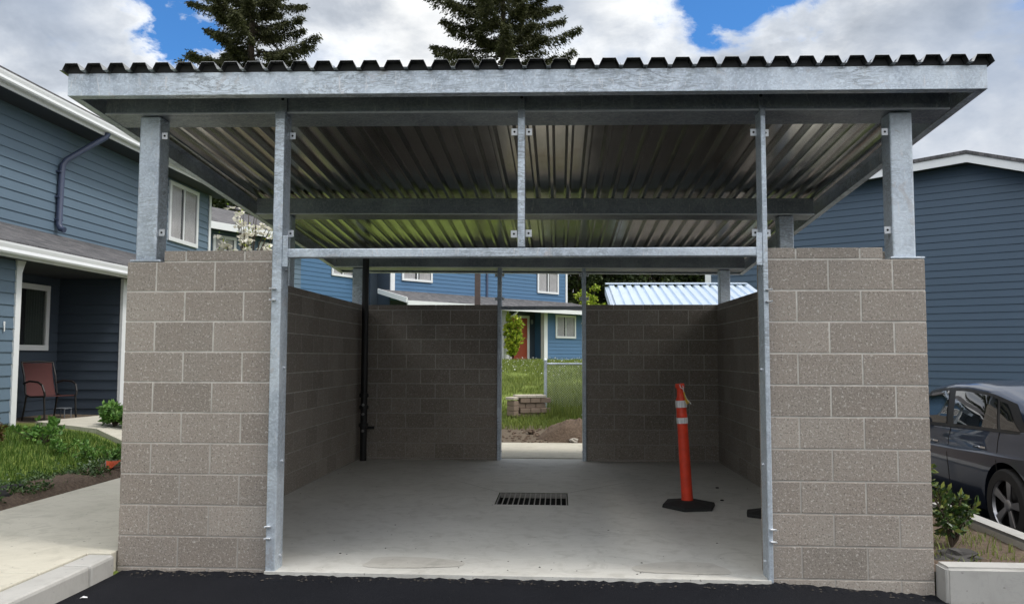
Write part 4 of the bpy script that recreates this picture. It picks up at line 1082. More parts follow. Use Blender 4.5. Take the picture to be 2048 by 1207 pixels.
for (x, y, r, lb) in ((3.18, 8.02, .075, 'pale lumpy rock at the foot of the dirt pile'), (3.36, 8.75, .10, 'long pale stone on top of the dirt pile'), (2.45, 8.9, .07, 'brown stone left of the dirt pile')):
    mb = MB(); blob(mb, (x, y, ground_z(x, y)+(.04 if y < 8.7 else .17 if y < 8.8 else .05)), r, r*50, .6, 12, 9, .5)
    tag(mb.build('rock', 'rock_pale' if y < 8.8 else 'soil'), lb, 'rock')

# ============================================================ grass
rng = np.random.default_rng(11)
def grass(name, m, pts, h, wd, label, bend=.5):
    n = len(pts); P = np.array([(x, y, ground_z(x, y)-.005) for x, y in pts])
    th = rng.uniform(0, 2*np.pi, n); d = np.stack([np.cos(th), np.sin(th), np.zeros(n)], 1); s = np.stack([-d[:, 1], d[:, 0], np.zeros(n)], 1)
    H = (h*rng.uniform(.5, 1.3, n))[:, None]; Wd = wd*rng.uniform(.6, 1.3, n)[:, None]; B = H*bend*rng.uniform(.2, 1.2, n)[:, None]
    up = np.array([[0, 0, 1.]])
    a, b = P-s*Wd, P+s*Wd; c, e = P+up*H*.55+d*B*.35-s*Wd*.7, P+up*H*.55+d*B*.35+s*Wd*.7; t = P+up*H*.95+d*B
    V = np.stack([a, b, e, c, t], 1).reshape(-1, 3); i = np.arange(n)*5
    Fc = np.concatenate([np.stack([i, i+1, i+2], 1), np.stack([i, i+2, i+3], 1), np.stack([i+3, i+2, i+4], 1)])
    o = rawmesh(name, V, Fc, m); tag(o, label, 'grass', kind='stuff'); return o
def inwalk(x, y):     # clear of porch walk
    return x > -4.75 and (4.2+(-1.74-x)*.75 < y < 5.6+(-1.74-x)*1.0)
pts = []
while len(pts) < 36000:
    x = rng.uniform(-5.0, -1.80); y = rng.uniform(.3, 5.6)
    dens = mnoise.noise((x*1.4, y*1.4, 5))*.5+ss(1.80, 2.4, -x)*1.25+.05*(y-2)
    if inwalk(x, y) or rng.random() > dens: continue
    pts.append((x, y))
grass('lawn_grass', 'grass_blade', pts, .075, .003, 'green lawn between sidewalk and left porch')
pts = []
while len(pts) < 42000:
    y = 9.3+(30-9.3)*rng.random()**1.3; x = rng.uniform(1.2-.02*y, 3.2+.16*(y-5))
    if mnoise.noise((x*.8, y*.5, 9)) < -.25 and rng.random() < .8: continue
    if y < 10 and rng.random() > (y-9.1)/1.0: continue
    pts.append((x, y))
grass('back_grass', 'grass_far', pts, .11, .006, 'sunlit grass slope behind the enclosure')
pts = [(rng.uniform(2.7, 5.2), rng.uniform(10.4, 14.5)) for _ in range(9000)]
grass('tall_grass', 'grass_far', pts, .24, .006, 'taller green grass along the chain link fence', .35)
pts = []
for _ in range(260):
    x = rng.uniform(1.0, 6.0); y = rng.uniform(17, 30); pts.append((x, y, ground_z(x, y)+rng.uniform(.10, .16)))
o = leaves('clover_flowers', 'clover', pts, .04, rng=rng, up=.5, aspect=1.2); tag(o, 'tiny white flowers scattered in the back lawn', 'flowers', kind='stuff')
pts = [(rng.uniform(5.33, 6.12), rng.uniform(.12, 4.5)) for _ in range(2600)]
pts = [p for p in pts if mnoise.noise((p[0]*4, p[1]*4, 2)) > -.1]
PZ = .055
# ============================================================ planter on the right
def ring(pts_out, pts_in, z0, z1, name, label, m='curb_concrete'):
    mb = MB(); n = len(pts_out)
    for k in range(n-1):
        q = [pts_out[k], pts_out[k+1], pts_in[k+1], pts_in[k]]
        mb.hexa([(x, y, z0) for x, y in q], [(x, y, z1) for x, y in q])
    bm_ = mb.build(name, m); me = bm_.data; bm = bmesh.new(); bm.from_mesh(me); bmesh.ops.remove_doubles(bm, verts=bm.verts, dist=1e-4)
    dup_ = {}
    for fc in bm.faces: dup_.setdefault(tuple(sorted(v.index for v in fc.verts)), []).append(fc)
    bmesh.ops.delete(bm, geom=[fc for l in dup_.values() if len(l) > 1 for fc in l], context='FACES_ONLY')
    bmesh.ops.recalc_face_normals(bm, faces=bm.faces)
    es = [e for e in bm.edges if e.is_manifold and e.calc_face_angle(0) > 1.0]
    bmesh.ops.bevel(bm, geom=es, offset=.018, segments=3, affect='EDGES'); bm.to_mesh(me); bm.free()
    for p in me.polygons: p.use_smooth = True
    me.set_sharp_from_angle(angle=R(40)); tag(bm_, label, kind='structure')
po, pi_ = [(5.297, -.13)], [(5.297, .035)]
for k in range(9):
    t = R(-90+90*k/8); po.append((5.95+.40*math.cos(t), .27+.40*math.sin(t))); pi_.append((5.95+.24*math.cos(t), .27+.235*math.sin(t)))
po += [(6.35, 2.5), (6.35, 5.0), (6.35, 8.0)]; pi_ += [(6.19, 2.5), (6.19, 5.0), (6.19, 8.0)]
ring(po, pi_, -.35, .12, 'planter_curb', 'curved pale concrete curb round the right planter bed')
mb = MB(); nxx, nyy = 12, 60
for j in range(nyy+1):
    for i in range(nxx+1):
        x = 5.287+.93*i/nxx; y = .03+7.6*j/nyy; mb.v.append((x, y, PZ+.03*mnoise.noise((x*5, y*5, 0))+.012*mnoise.noise((x*20, y*20, 0))))
mb.f = [(j*(nxx+1)+i, j*(nxx+1)+i+1, (j+1)*(nxx+1)+i+1, (j+1)*(nxx+1)+i) for j in range(nyy) for i in range(nxx)]; mb.m = [0]*len(mb.f)
o = mb.build('planter_soil', 'soil', smooth='all'); tag(o, 'dark soil of the right planter bed', kind='structure')
_g = ground_z
def ground_z(x, y, _p=PZ): return _p
n_ = [p for p in pts if p[1] > .12]
grass('planter_grass', 'grass_far', n_, .07, .0035, 'patchy grass and moss in the right planter bed', .8)
ground_z = _g
mb = MB(); blob(mb, (5.60, .36, .07), .10, 3.3, .5, 9, 7, .9)
for i, v in enumerate(mb.v): mb.v[i] = (5.60+(v[0]-5.60)*1.45, v[1], v[2])
tag(mb.build('rock', 'rock_dark'), 'dark flat rock in the planter at the foot of the small shrub', 'rock')
def shrub(name, label, base, stems, tipm, nleaf, size, seed, leafm='shrub_leaf', cat='shrub', r0=.012, tips=.15, up=.25, aspect=2.2, stemm='bark'):
    t = thing(name, label, cat, base); rg = np.random.default_rng(seed); mb = MB(); P = []; Dd = []
    for (dx, dy, h, k) in stems:
        p = Vector(base); q = [p]
        for i in range(1, 6):
            u = i/5; q.append(Vector(base)+Vector((dx*u**1.2, dy*u**1.2, h*u))+Vector(rg.normal(size=3))*.012)
        mb.tube(q, [r0*(1-.7*i/5) for i in range(6)], 6)
        for _ in range(k):
            u = rg.uniform(.35, 1.); a = q[min(4, int(u*5))].lerp(q[min(5, int(u*5)+1)], (u*5) % 1)
            out = Vector(rg.normal(size=3)).normalized(); ln = rg.uniform(.03, .12)*(h/.5)*(1.25-u*.7)
            e = a+out*ln; mb.tube([a, e], [r0*.3, r0*.15], 4, cap=False)
            for _ in range(nleaf):
                w_ = rg.uniform(.3, 1.); P.append(a.lerp(e, w_)+Vector(rg.normal(size=3))*.012); Dd.append(out)
    mb.build('stems', stemm, t)
    P = np.array(P); Dd = np.array(Dd); k = rg.random(len(P)) < tips*(.4+1.6*(P[:, 2]-P[:, 2].min())/(np.ptp(P[:, 2])+1e-6))
    leaves('leaves', leafm, P[~k], size, t, rg, up, aspect, Dd[~k]); 
    if k.sum(): leaves('new_leaves', tipm, P[k], size, t, rg, up+.4, aspect, Dd[k])
    return t
shrub('rhododendron', 'young glossy evergreen shrub with pale new tips in the right planter', (5.72, .70, .06),
      [(-.20, .0, .60, 24), (-.05, .05, .38, 18), (.09, .02, .36, 18), (.15, -.05, .28, 15), (-.12, -.05, .30, 12), (.05, .1, .32, 13)], 'shrub_tip', 7, .052, 4, r0=.011, tips=.24, aspect=2.0)
# left bed shrubs
gl = lambda x, y: ground_z(x, y)
shrub('hydrangea_bush', 'arching shrub with light green top leaves left of the porch walk', (-3.48, 4.45, gl(-3.48, 4.45)), [(rnd.uniform(-.3, .35), rnd.uniform(-.3, .3), rnd.uniform(.18, .36), 6) for _ in range(13)], 'light_leaf', 3, .075, 5, leafm='light_leaf', r0=.007, tips=.3, up=.4, aspect=1.5)
shrub('red_leaf_shrub', 'reddish brown leafed low shrub at the left edge of the lawn', (-3.72, 3.95, gl(-3.72, 3.95)), [(rnd.uniform(-.3, .3), rnd.uniform(-.3, .3), rnd.uniform(.2, .38), 12) for _ in range(12)], 'shrub_tip', 6, .06, 6, leafm='red_leaf', r0=.007, tips=.1)
shrub('laurel_bush', 'round bright green bush at the porch walk beside the left pillar', (-3.55, 6.15, gl(-3.55, 6.15)+.08), [(rnd.uniform(-.32, .5), rnd.uniform(-.3, .3), rnd.uniform(.16, .32), 16) for _ in range(22)], 'light_leaf', 7, .085, 8, leafm='light_leaf', r0=.007, tips=.2)
for k, (x, y, s_) in enumerate(((-2.6, 3.9, .9), (-2.2, 3.75, 1.), (-3.0, 4.05, .8))):
    shrub('weed_clump', ['tuft of thin leafed weeds in the middle of the lawn edge', 'tuft of weeds by the sidewalk next to the left pillar', 'small tuft of weeds nearest the arching shrub'][k], (x, y, gl(x, y)), [(rnd.uniform(-.15, .15), rnd.uniform(-.15, .15), .13*s_+rnd.uniform(0, .1), 6) for _ in range(14)], 'light_leaf', 5, .045, 20+k, leafm='light_leaf', cat='weeds', r0=.004)
# survey flag
fl_ = thing('marker_flag', 'small orange marker flag in the lawn beside the left pillar', 'flag', (-1.87, 3.08, gl(-1.87, 3.08)))
z0 = gl(-1.87, 3.08)
mb = MB(); mb.tube([(-1.87, 3.08, z0-.05), (-1.88, 3.08, z0+.16)], .003, 6); mb.build('wire', 'galv', fl_)
mb = MB(); mb.add([(-1.88, 3.08, z0+.16), (-1.875, 3.08, z0+.06), (-1.82, 3.09, z0+.08), (-1.78, 3.075, z0+.13), (-1.82, 3.07, z0+.155)], [(0, 1, 2, 3, 4)]); mb.add([(-1.88, 3.082, z0+.16), (-1.875, 3.082, z0+.06), (-1.82, 3.092, z0+.08), (-1.86, 3.347, z0+.13), (-1.82, 3.072, z0+.155)], [(0, 1, 2, 3, 4)])
simple('flag_orange', (.8, .14, .06), .6); mb.build('flag_cloth', 'flag_orange', fl_)
# soil band + edging + dug clumps along the sidewalk
mb = MB(); nn = 90
for j in range(nn+1):
    y = -2+6.4*j/nn
    for i in range(9):
        x = -1.72-.75*i/8*(.75+.3*mnoise.noise((0, y*1.1, 0))); e = math.sin(math.pi*i/8)
        mb.v.append((x, y, ground_z(x, y)+(.035 if i < 8 else -.03)+e*(.035+.05*abs(mnoise.noise((x*6, y*6, 2)))+.02*mnoise.noise((x*20, y*20, 2)))))
mb.f = [(j*9+i, j*9+i+1, (j+1)*9+i+1, (j+1)*9+i) for j in range(nn) for i in range(8)]; mb.m = [0]*len(mb.f)
o = mb.build('bare_soil', 'soil', smooth='all'); tag(o, 'strip of dug dark soil along the sidewalk', kind='stuff')
pts = []
for _ in range(9500):
    x = -1.78-abs(rng.normal())*.3; y = rng.uniform(.2, 4.3)
    if mnoise.noise((x*3, y*3, 7)) > -.12: pts.append((x, y, ground_z(x, y)+.04+.05*rng.random()))
o = leaves('ground_cover', 'shrub_leaf', pts, .035, rng=rng, up=.4); tag(o, 'low weeds and leaf litter over the dug soil strip', 'ground cover', kind='stuff')
mb = MB(); q = []
for k in range(6): blob(mb, (-2.05+rnd.uniform(-.2, .2), 1.75+rnd.uniform(-.25, .25), ground_z(-2.05, 1.75)+.05), rnd.uniform(.05, .11), k*2.1, .5, 10, 8, .7)
tag(mb.build('fabric_scrap', 'rubber', smooth=True), 'crumpled black landscape fabric on the soil beside the sidewalk', 'fabric')
mb = MB(); mb.tube([(-2.25, 2.75, gl(-2.25, 2.75)+.055), (-1.95, 3.0, gl(-1.95, 3.)+.075), (-1.78, 3.2, gl(-1.78, 3.2)+.09)], .014, 6); tag(mb.build('stick', 'bark'), 'thin wooden stick lying on the soil beside the left pillar', 'stick')
# litter
for (x, y, lb) in ((.14, -.60, 'small white scrap on the asphalt by the left curb'), (3.86, -.55, 'crumpled white scrap on the asphalt below the right jamb')):
    mb = MB(); zc = zA(x, y)+.004
    mb.add([(x-.022, y-.01, zc), (x+.0, y-.016, zc+.006), (x+.022, y-.004, zc+.002), (x+.014, y+.012, zc+.004), (x-.012, y+.013, zc+.008)], [(0, 1, 2, 3, 4)]); tag(mb.build('paper_scrap', 'reflective_white'), lb, 'litter')

# ============================================================ trees
def conifer(name, label, base, H, z_lo, Rmax, seed, n_br=150, dens=34, topx=0.):
    t = thing(name, label, 'tree', base, group='tall firs behind the houses'); rg = np.random.default_rng(seed)
    b = Vector(base); mb = MB(); q = [b+Vector((topx*(i/8), 0, H*i/8)) for i in range(9)]
    mb.tube(q, [max(.02, .42*(1-i/8.3)) for i in range(9)], 10); mb.build('trunk', 'bark', t, smooth=True)
    br = MB(); P = []; Dd = []
    for k in range(n_br):
        u = (k+rg.random())/n_br; z = z_lo+(H*.985-z_lo)*u
        Lb = (Rmax*(1-u)**.7+.25)*(rg.uniform(.45, 1.2) if rg.random() > .12 else rg.uniform(1.1, 1.4))
        th = k*2.39996+rg.normal()*.3; dx, dy = math.cos(th), math.sin(th)
        org = b+Vector((topx*z/H, 0, z)); pp = []
        for i in range(7):
            s = i/6; pp.append(org+Vector((dx*Lb*s, dy*Lb*s, Lb*(-.28*s+.30*s*s)*(1.2-u)+ (u*.25*Lb*s))))
        br.tube(pp, [.055*(1-s/6.5)*(1.2-u)+.006 for s in range(7)], 5, cap=False)
        nb = int(dens*Lb*1.7)
        for _ in range(nb):
            s = rg.uniform(.12, 1.)**.8; i = min(5, int(s*6)); c_ = pp[i].lerp(pp[i+1], s*6-i)
            side = Vector((-dy, dx, 0))*(1 if rg.random() < .5 else -1); sl = Lb*.30*(1.08-s)*rg.uniform(.3, 1.1)+.1
            dd = (side*.9+Vector((dx, dy, 0))*.6+Vector((0, 0, -.35))).normalized()
            for j in range(7):
                v_ = j/6*rg.uniform(.8, 1.1); P.append(c_+dd*sl*v_+Vector((0, 0, -.30*sl*v_*v_))+Vector(rg.normal(size=3))*.075); Dd.append(dd+Vector((0, 0, -.6*rg.random())))
    br.build('limbs', 'bark', t)
    leaves('crown', 'needles', P, .21, t, rg, 0., 3.0, Dd); return t
conifer('fir_tree', 'tall dark fir rising above the left half of the metal roof', (-16.2, 42.5, 1.), 33, 8, 5.2, 31, 210, 34)
conifer('fir_tree', 'tall dark fir with a long low branch rising above the middle of the metal roof', (-.5, 43.2, 1.), 32, 8, 6.2, 52, 200, 32)
for i, (x, y, H_) in enumerate(((-15, -27, 22), (-6, -31, 25), (3.5, -28, 21), (12, -30, 24), (21, -23, 22))):
    t_ = conifer('fir_tree', ['tall fir behind the camera, farthest left', 'tall fir behind the camera, second from left', 'tall fir behind the camera, the middle one', 'tall fir behind the camera, second from right', 'tall fir behind the camera, farthest right'][i], (x, y, -.4), H_, 2.0, 4.6, 70+i, 90, 12); t_['group'] = 'firs across the parking lot'
def broadtree(name, label, base, H, r, seed, nleaf=5200, m='tree_leaf', cz=.62, size=.22, group='dark trees along the far lot line', trunk=.16, flat=1.):
    t = thing(name, label, 'tree', base, group=group); rg = np.random.default_rng(seed); b = Vector(base)
    mb = MB(); mb.tube([b, b+Vector((.1, 0, H*.3)), b+Vector((0, .1, H*.75))], [trunk, trunk*.75, trunk*.3], 9)
    P = []; cl_ = []
    for k in range(34):
        d = Vector(rg.normal(size=3)).normalized(); c_ = b+Vector((0, 0, H*cz))+Vector((d.x*r*.8, d.y*r*.8, d.z*H*.36))*rg.uniform(.35, 1.)
        cl_.append(c_); mb.tube([b+Vector((0, 0, H*rg.uniform(.25, .6))), b.lerp(c_, .5)+Vector((0, 0, H*.15)), c_], [trunk*.35, trunk*.2, .012], 5, cap=False)
    mb.build('trunk', 'bark', t)
    for c_ in cl_:
        rr = r*rg.uniform(.22, .42)
        g = rg.normal(size=(nleaf//34, 3)); g /= np.linalg.norm(g, axis=1, keepdims=True); g *= (rg.random(len(g))**.4)[:, None]*rr; g[:, 2] *= .75
        P.append(np.array(c_)+g)
    leaves('crown', m, np.concatenate(P), size, t, rg, 0, 1.6); return t
k = 0
labs = ['dark tree just right of the blue house with the red door', 'dark tree behind the left end of the blue metal roof', 'dark tree behind the middle left of the blue metal roof', 'dark tree behind the middle of the blue metal roof', 'dark tree behind the right end of the blue metal roof', 'dark tree beside the far left corner of the gable house']
for (x, y, H, r) in ((4.0, 43, 10.0, 1.9), (6.0, 45, 9.8, 2.3), (8.3, 44, 10.2, 2.3), (10.9, 45.5, 9.7, 2.4), (13.3, 44, 10.3, 2.2), (15.8, 46, 9.9, 2.5)):
    broadtree('dark_tree', labs[k], (x, y, 1.2), H, r, 60+k, 8500, cz=.5, size=.24); k += 1
broadtree('young_tree', 'lower lighter green tree beside the rear right door frame', (4.55, 38, 1.2), 4.4, 1.0, 80, 2600, 'vine_leaf', size=.15, trunk=.07, group='lighter green small trees')
for i, (x, y, H, r) in enumerate(((-15.2, 34, 13.5, 3.2), (-11.6, 33.2, 12.5, 2.6))):
    broadtree('dark_tree', ['dark tree above the shingle roof at left, left one', 'dark tree above the shingle roof at left, right one'][i], (x, y, 1.), H, r, 90+i, 6500, size=.28)
# dogwood with white blossoms
dg_ = thing('dogwood_tree', 'small dogwood with clusters of white blossoms above the left wall', 'tree', (-4.05, 12.2, .5))
rg = np.random.default_rng(5); mb = MB(); b = Vector((-4.05, 12.2, .5)); P = []; PL = []
mb.tube([b, b+Vector((.1, .05, 1.6)), b+Vector((.05, 0, 2.6))], [.07, .05, .035], 8)
for k in range(34):
    th = rg.uniform(0, 6.28); rr = rg.uniform(.1, 1.0); h = rg.uniform(3.5, 5.25)-.55*rr
    e = b+Vector((math.cos(th)*rr, math.sin(th)*rr*.8, h-.5)); s = b+Vector((.05, 0, rg.uniform(1.5, 2.6)))
    mb.tube([s, s.lerp(e, .55)+Vector((0, 0, .15)), e], [.022, .012, .004], 5, cap=False)
    for _ in range(4):
        c_ = s.lerp(e, rg.uniform(.86, 1.))+Vector(rg.normal(size=3))*.06
        for a in range(4):
            P.append((c_, Vector((math.cos(a*1.57+k), math.sin(a*1.57+k), .12))))
        for _ in range(2): PL.append(c_+Vector(rg.normal(size=3))*.05)
mb.build('trunk', 'bark', dg_, smooth=True)
leaves('blossoms', 'petal', [p for p, d in P], .125, dg_, rg, .0, 1.25, [d*2.5 for p, d in P]); leaves('leaves', 'vine_leaf', PL, .06, dg_, rg, .2)
# vine shrub in front of the red door
shrub('climbing_shrub', 'yellow green leafy shrub growing in front of the red door', (1.0, 28.75, 1.17), [(rnd.uniform(-.28, .28), rnd.uniform(-.2, .2), rnd.uniform(.8, 2.1), 14) for _ in range(22)], 'vine_leaf', 9, .13, 12, leafm='vine_leaf', r0=.012, tips=.3, aspect=1.4)
shrub('border_shrub', 'small dark shrub at the base of the white porch wall', (-.35, 28.9, 1.17), [(rnd.uniform(-.3, .3), rnd.uniform(-.2, .2), rnd.uniform(.4, .8), 8) for _ in range(8)], 'shrub_tip', 6, .09, 13, r0=.01)

# ============================================================ car
CX, CY, CZ = 7.82, 2.25, zA(7.6, 2)+.0
car = thing('grey_sedan', 'dark grey sedan parked beyond the right planter', 'car', (CX, CY+1.35, CZ))
# body loft: y = along car (0 at rear axle, + forward), half width and heights
_tabs = {}
def interp(tab, y):
    key = id(tab)
    if key not in _tabs:
        A = np.array(tab); yy = np.linspace(A[0, 0]-.3, A[-1, 0]+.3, 500); st = yy[1]-yy[0]; wdw = max(3, int(.16/st)); ker = np.hanning(wdw+2)[1:-1]; ker /= ker.sum()
        cols_ = []
        for c_ in range(1, A.shape[1]):
            v_ = np.interp(yy, A[:, 0], A[:, c_]); cols_.append(np.convolve(np.pad(v_, wdw, 'edge'), ker, 'same')[wdw:-wdw])
        _tabs[key] = (yy, cols_)
    yy, cols_ = _tabs[key]; return [float(np.interp(y, yy, c_)) for c_ in cols_]
def interp_old(tab, y):
    for (a, *va), (b_, *vb) in zip(tab, tab[1:]):
        if a <= y <= b_:
            t = (y-a)/(b_-a); t = t*t*(3-2*t)*.35+t*.65; return [p+(q-p)*t for p, q in zip(va, vb)]
    return tab[0][1:] if y < tab[0][0] else tab[-1][1:]
# y, half width, sill z, belt z, deck (centre) z
BT = [(-.98, .60, .42, .86, .90), (-.94, .74, .30, .93, 1.00), (-.75, .84, .24, 1.00, 1.06), (-.3, .885, .20, 1.00, 1.09), (.3, .90, .18, .985, 1.06), (1.0, .90, .17, .955, 1.02), (1.9, .90, .17, .925, .99), (2.35, .89, .17, .90, .98), (2.9, .875, .18, .84, .92), (3.35, .83, .20, .74, .80), (3.60, .70, .26, .62, .68), (3.66, .50, .32, .52, .56)]
ysB = np.concatenate([np.linspace(-.98, -.7, 6), np.linspace(-.62, 3.2, 44), np.linspace(3.26, 3.66, 8)])
bm = MB(); NS = 15
for y in ysB:
    hw, zs_, zbt, zd = interp(BT, y)
    half = [(hw*.80, zs_), (hw*.94, zs_+.03), (hw*.975, zs_+.10), (hw*.985, zs_+(zbt-zs_)*.35), (hw*1.0, zs_+(zbt-zs_)*.58), (hw*1.004, zs_+(zbt-zs_)*.70), (hw*.982, zs_+(zbt-zs_)*.745), (hw*.968, zs_+(zbt-zs_)*.86), (hw*.935, zbt-.01), (hw*.90, zbt+.008), (hw*.72, zbt+(zd-zbt)*.5), (hw*.45, zbt+(zd-zbt)*.85), (0, zd)]
    ring_ = [(-a, z) for a, z in half]+[(a, z) for a, z in half[::-1][1:]]
    for a, z in ring_: bm.v.append((CX+a, CY+y, CZ+z))
nr = 25
for j in range(len(ysB)-1):
    for i in range(nr-1): bm.f.append((j*nr+i, j*nr+i+1, (j+1)*nr+i+1, (j+1)*nr+i)); bm.m.append(0)
    bm.f.append((j*nr+nr-1, j*nr, (j+1)*nr, (j+1)*nr+nr-1)); bm.m.append(0)
bm.f.append(tuple(range(nr))); bm.m.append(0); bm.f.append(tuple(range((len(ysB)-1)*nr, len(ysB)*nr))[::-1]); bm.m.append(0)
body = bm.build('body', 'car_paint', car, smooth=False)
WR = .325
cut = MB()
for yy in (CY, CY+2.70): cut.lathe([(WR+.05, -1.2), (WR+.05, 1.2)], (CX, yy, CZ+WR), 40, axis='x')
# two cutters only at the sides
cut = MB()
for yy in (CY, CY+2.70):
    for a, b_ in ((-1.2, -.62), (.62, 1.2)): cut.lathe([(WR+.05, a), (WR+.05, b_)], (CX, yy, CZ+WR+.005), 40, axis='x')
co = cut.build('cutter', 'car_trim', car)
md = body.modifiers.new('b', 'BOOLEAN'); md.object = co; md.operation = 'DIFFERENCE'; md.solver = 'EXACT'
bpy.context.view_layer.update(); dgx = bpy.context.evaluated_depsgraph_get()
nm = bpy.data.meshes.new_from_object(body.evaluated_get(dgx)); body.modifiers.clear(); body.data = nm
bpy.data.objects.remove(co)
for p in nm.polygons: p.use_smooth = True
nm.set_sharp_from_angle(angle=R(28))
# greenhouse
GT = [(-.62, .70, .985, .0), (-.42, .70, .99, .12), (.0, .735, .985, .27), (.45, .745, .975, .385), (.9, .75, .96, .435), (1.3, .75, .945, .44), (1.7, .745, .93, .40), (2.1, .735, .915, .25), (2.45, .70, .90, .05), (2.52, .69, .90, .0)]
gh = MB(); ysG = np.linspace(-.62, 2.52, 40)
def gsec(y):
    hw, zbt, hh = interp(GT, y)
    rise = [(.905/.75*hw*.965 if False else hw*1.155, -.02), (hw*1.112, hh*.25), (hw*1.045, hh*.62), (hw*.99, hh*.88), (hw*.88, hh*.99), (hw*.6, hh*1.045), (0, hh*1.07)]
    return [(min(a, .86), zbt+z) for a, z in rise]
for y in ysG:
    s_ = gsec(y); rg_ = [(-a, z) for a, z in s_]+[(a, z) for a, z in s_[::-1][1:]]
    for a, z in rg_: gh.v.append((CX+a, CY+y, CZ+z))
nr = 13
for j in range(len(ysG)-1):
    for i in range(nr-1): gh.f.append((j*nr+i, j*nr+i+1, (j+1)*nr+i+1, (j+1)*nr+i)); gh.m.append(0)
gh.build('roof', 'car_paint', car, smooth='all')
# side glazing pushed 4 mm proud of the cabin skin
def sidepoint(y, t):   # t 0 belt .. 1 roof rail, left side (x negative)
    s_ = gsec(y)[:4]; u = t*3; i = min(2, int(u)); q = u-i
    a = s_[i][0]+(s_[i+1][0]-s_[i][0])*q; z = s_[i][1]+(s_[i+1][1]-s_[i][1])*q
    return a, z
def sideglass(name, m, y0, y1, lean0, lean1, t0, t1, off, parent, yfun=None):
    for sg in (-1, 1):
        mb = MB(); ny_, nt_ = 14, 5
        for i in range(ny_+1):
            for j in range(nt_+1):
                v = j/nt_; ya, yb = y0+lean0*v, y1+lean1*v; y = ya+(yb-ya)*i/ny_
                t = t0+(t1-t0)*v; a, z = sidepoint(y, t); mb.v.append((CX+sg*(a+off), CY+y, CZ+z+.003))
        mb.f = [(i*(nt_+1)+j, i*(nt_+1)+j+1, (i+1)*(nt_+1)+j+1, (i+1)*(nt_+1)+j) for i in range(ny_) for j in range(nt_)]; mb.m = [0]*len(mb.f)
        mb.build(name, m, parent, smooth='all')
sideglass('window_frame', 'car_trim', -.30, 2.30, .34, -.62, .0, .97, .003, car)
sideglass('quarter_window', 'car_glass', -.16, .12, .32, .16, .10, .84, .007, car)
sideglass('rear_window', 'car_glass', .17, .97, .16, .13, .08, .88, .007, car)
sideglass('front_window', 'car_glass', 1.12, 2.12, .12, -.50, .08, .88, .007, car)
def strip_glass(name, ya, yb, frac=.8):
    mb = MB(); n = 10
    for i in range(n+1):
        y = ya+(yb-ya)*i/n; s_ = gsec(y); hw = s_[4][0]*frac
        for a, zt in ((-hw, s_[4][1]), (-hw*.5, s_[5][1]), (0, s_[6][1]), (hw*.5, s_[5][1]), (hw, s_[4][1])): mb.v.append((CX+a, CY+y, CZ+zt+.006))
    mb.f = [(i*5+j, i*5+j+1, (i+1)*5+j+1, (i+1)*5+j) for i in range(n) for j in range(4)]; mb.m = [0]*len(mb.f); mb.build(name, 'car_glass', car, smooth='all')
strip_glass('rear_windscreen', -.55, .30); strip_glass('windscreen', 1.75, 2.45)
def sidex(y, fr):    # body side x at height fraction
    hw, zs_, zbt, zd = interp(BT, y); return hw
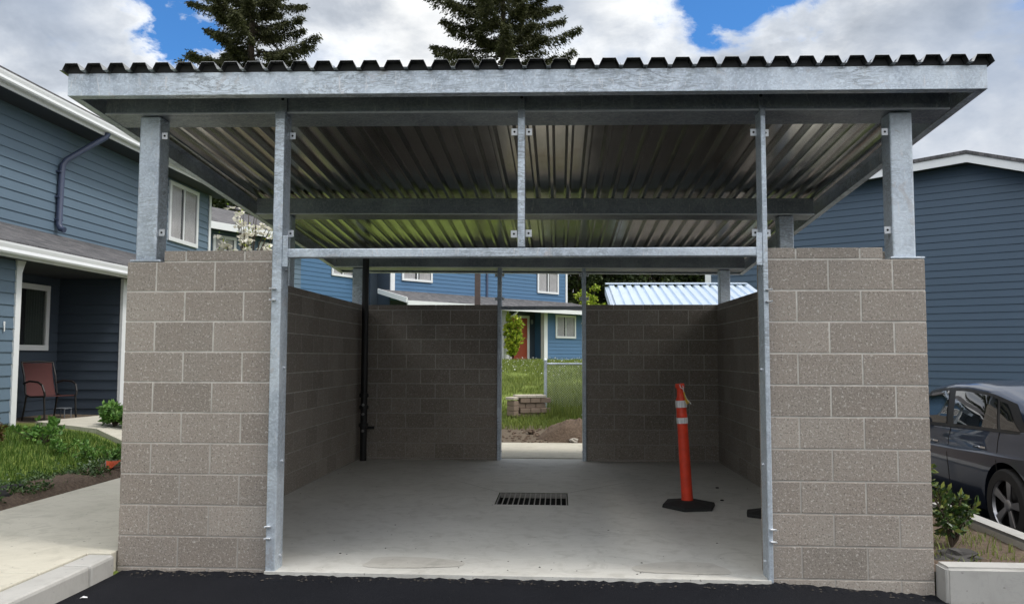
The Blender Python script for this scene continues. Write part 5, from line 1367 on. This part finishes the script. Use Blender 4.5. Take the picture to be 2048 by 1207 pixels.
for sg in (-1, 1):
    for y0, nm_ in ((.34, 'door_handle'), (1.28, 'door_handle')):
        mb = MB(); hw, zs_, zbt, zd = interp(BT, y0); z = zs_+(zbt-zs_)*.77
        mb.tube([(CX+sg*(hw*.975), CY+y0, CZ+z), (CX+sg*(hw*.975+.028), CY+y0+.03, CZ+z+.004), (CX+sg*(hw*.975+.03), CY+y0+.15, CZ+z), (CX+sg*(hw*.975), CY+y0+.19, CZ+z-.004)], .012, 8); mb.build(nm_, 'chrome', car, smooth=True)
        mb = MB(); mb.lathe([(.045, 0), (.040, .002)], (CX+sg*(hw*.962+.004), CY+y0+.08, CZ+z-.012), 16, axis='x'); mb.build('handle_recess', 'car_trim', car)
    for y0, y1 in ((.20, .05), (1.06, 1.04), (2.20, 2.25)):   # door shut lines
        mb = MB(); pts_ = []
        for k in range(9):
            fr = .12+.84*k/8; yy = y0+(y1-y0)*(1-fr)+(0 if y0 > .5 else (-.10*(fr-.5) + (.22 if fr < .5 else 0)*(.5-fr)*2)); hw, zs_, zbt, zd = interp(BT, yy)
            wv_ = [(.0, .97), (.35, .985), (.58, 1.0), (.70, 1.004), (.745, .982), (.86, .968), (1., .935)]
            for (fa, wa), (fb_, wb) in zip(wv_, wv_[1:]):
                if fa <= fr <= fb_: wq = wa+(wb-wa)*(fr-fa)/(fb_-fa)
            pts_.append((CX+sg*(hw*wq+.0005), CY+yy, CZ+zs_+(zbt-zs_)*fr))
        mb.tube(pts_, .0035, 5); mb.build('door_seam', 'car_trim', car)
    mb = MB(); hw = .88; mb.tube([(CX+sg*(hw+.0), CY+2.12, CZ+.97), (CX+sg*(hw+.10), CY+2.13, CZ+.985)], .02, 6); mb.lathe([(.03, -.09), (.08, -.05), (.085, .03), (.04, .06)], (CX+sg*(hw+.17), CY+2.15, CZ+1.0), 12, axis='y'); mb.build('side_mirror', 'car_paint', car, smooth=True)
    mb = MB(); mb.obox((CX+sg*.70, CY-.915, CZ+.84), (.14, .03*sg, 0), (0, .045, 0), (0, 0, .06)); mb.build('tail_lamp', 'tail_red', car, bevel=.01)
    mb = MB(); mb.obox((CX+sg*.66, CY+3.44, CZ+.66), (.14, -.10*sg, 0), (0, .05, 0), (0, 0, .05)); mb.build('headlight', 'lamp_clear', car, bevel=.01)
    for yy in (0, 2.70):
        cx = CX+sg*.80
        o_ = sg
        mb = MB(); mb.lathe([(.225, -.10), (WR-.02, -.10), (WR-.004, -.085), (WR, -.05), (WR, .05), (WR-.004, .085), (WR-.02, .10), (.225, .10)], (cx, CY+yy, CZ+WR), 48, axis='x', cap=False); wh = mb.build('wheel', 'tyre', car, smooth=True)
        mb = MB(); mb.lathe([(.223, -.095*sg), (.223, .0), (.20, .03*sg)], (cx, CY+yy, CZ+WR), 32, axis='x'); mb.build('wheel_barrel', 'car_trim', wh, smooth=True)
        mb = MB(); n = 48; a0 = []
        for k in range(n):
            t = 2*math.pi*k/n
            for r_, x_ in ((.235, .088), (.222, .096), (.214, .070)): a0.append((cx+sg*x_, CY+yy+r_*math.cos(t), CZ+WR+r_*math.sin(t)))
        mb.add(a0, [(k*3+j, k*3+j+1, ((k+1) % n)*3+j+1, ((k+1) % n)*3+j) for k in range(n) for j in range(2)]); mb.build('rim', 'alloy', wh, smooth=True)
        mb = MB()
        for k in range(5):
            t = R(90+72*k+14)
            for dt, w0 in ((0, 1),):
                d = Vector((0, math.cos(t), math.sin(t))); e = Vector((0, -math.sin(t), math.cos(t))); cc = Vector((cx, CY+yy, CZ+WR))
                i0, i1, o0, o1 = cc+d*.045-e*.022, cc+d*.045+e*.022, cc+d*.216-e*.052, cc+d*.216+e*.030
                X = Vector((sg, 0, 0))
                mb.hexa([i0+X*.055, i1+X*.055, o1+X*.070, o0+X*.070], [i0+X*.075, i1+X*.075, o1+X*.088, o0+X*.088])
        mb.lathe([(.055, .05*sg), (.055, .078*sg), (.03, .084*sg)], (cx, CY+yy, CZ+WR), 16, axis='x'); mb.build('spokes', 'alloy', wh, bevel=.004, seg=1)
mb = MB(); mb.box((CX-.26, CY-.995, CZ+.60), (CX+.26, CY-.985, CZ+.72)); mb.build('number_plate', 'white_trim', car)
mb = MB(); mb.box((CX-.62, CY-.85, CZ+.22), (CX+.62, CY+3.4, CZ+.42)); mb.build('underbody', 'car_trim', car)
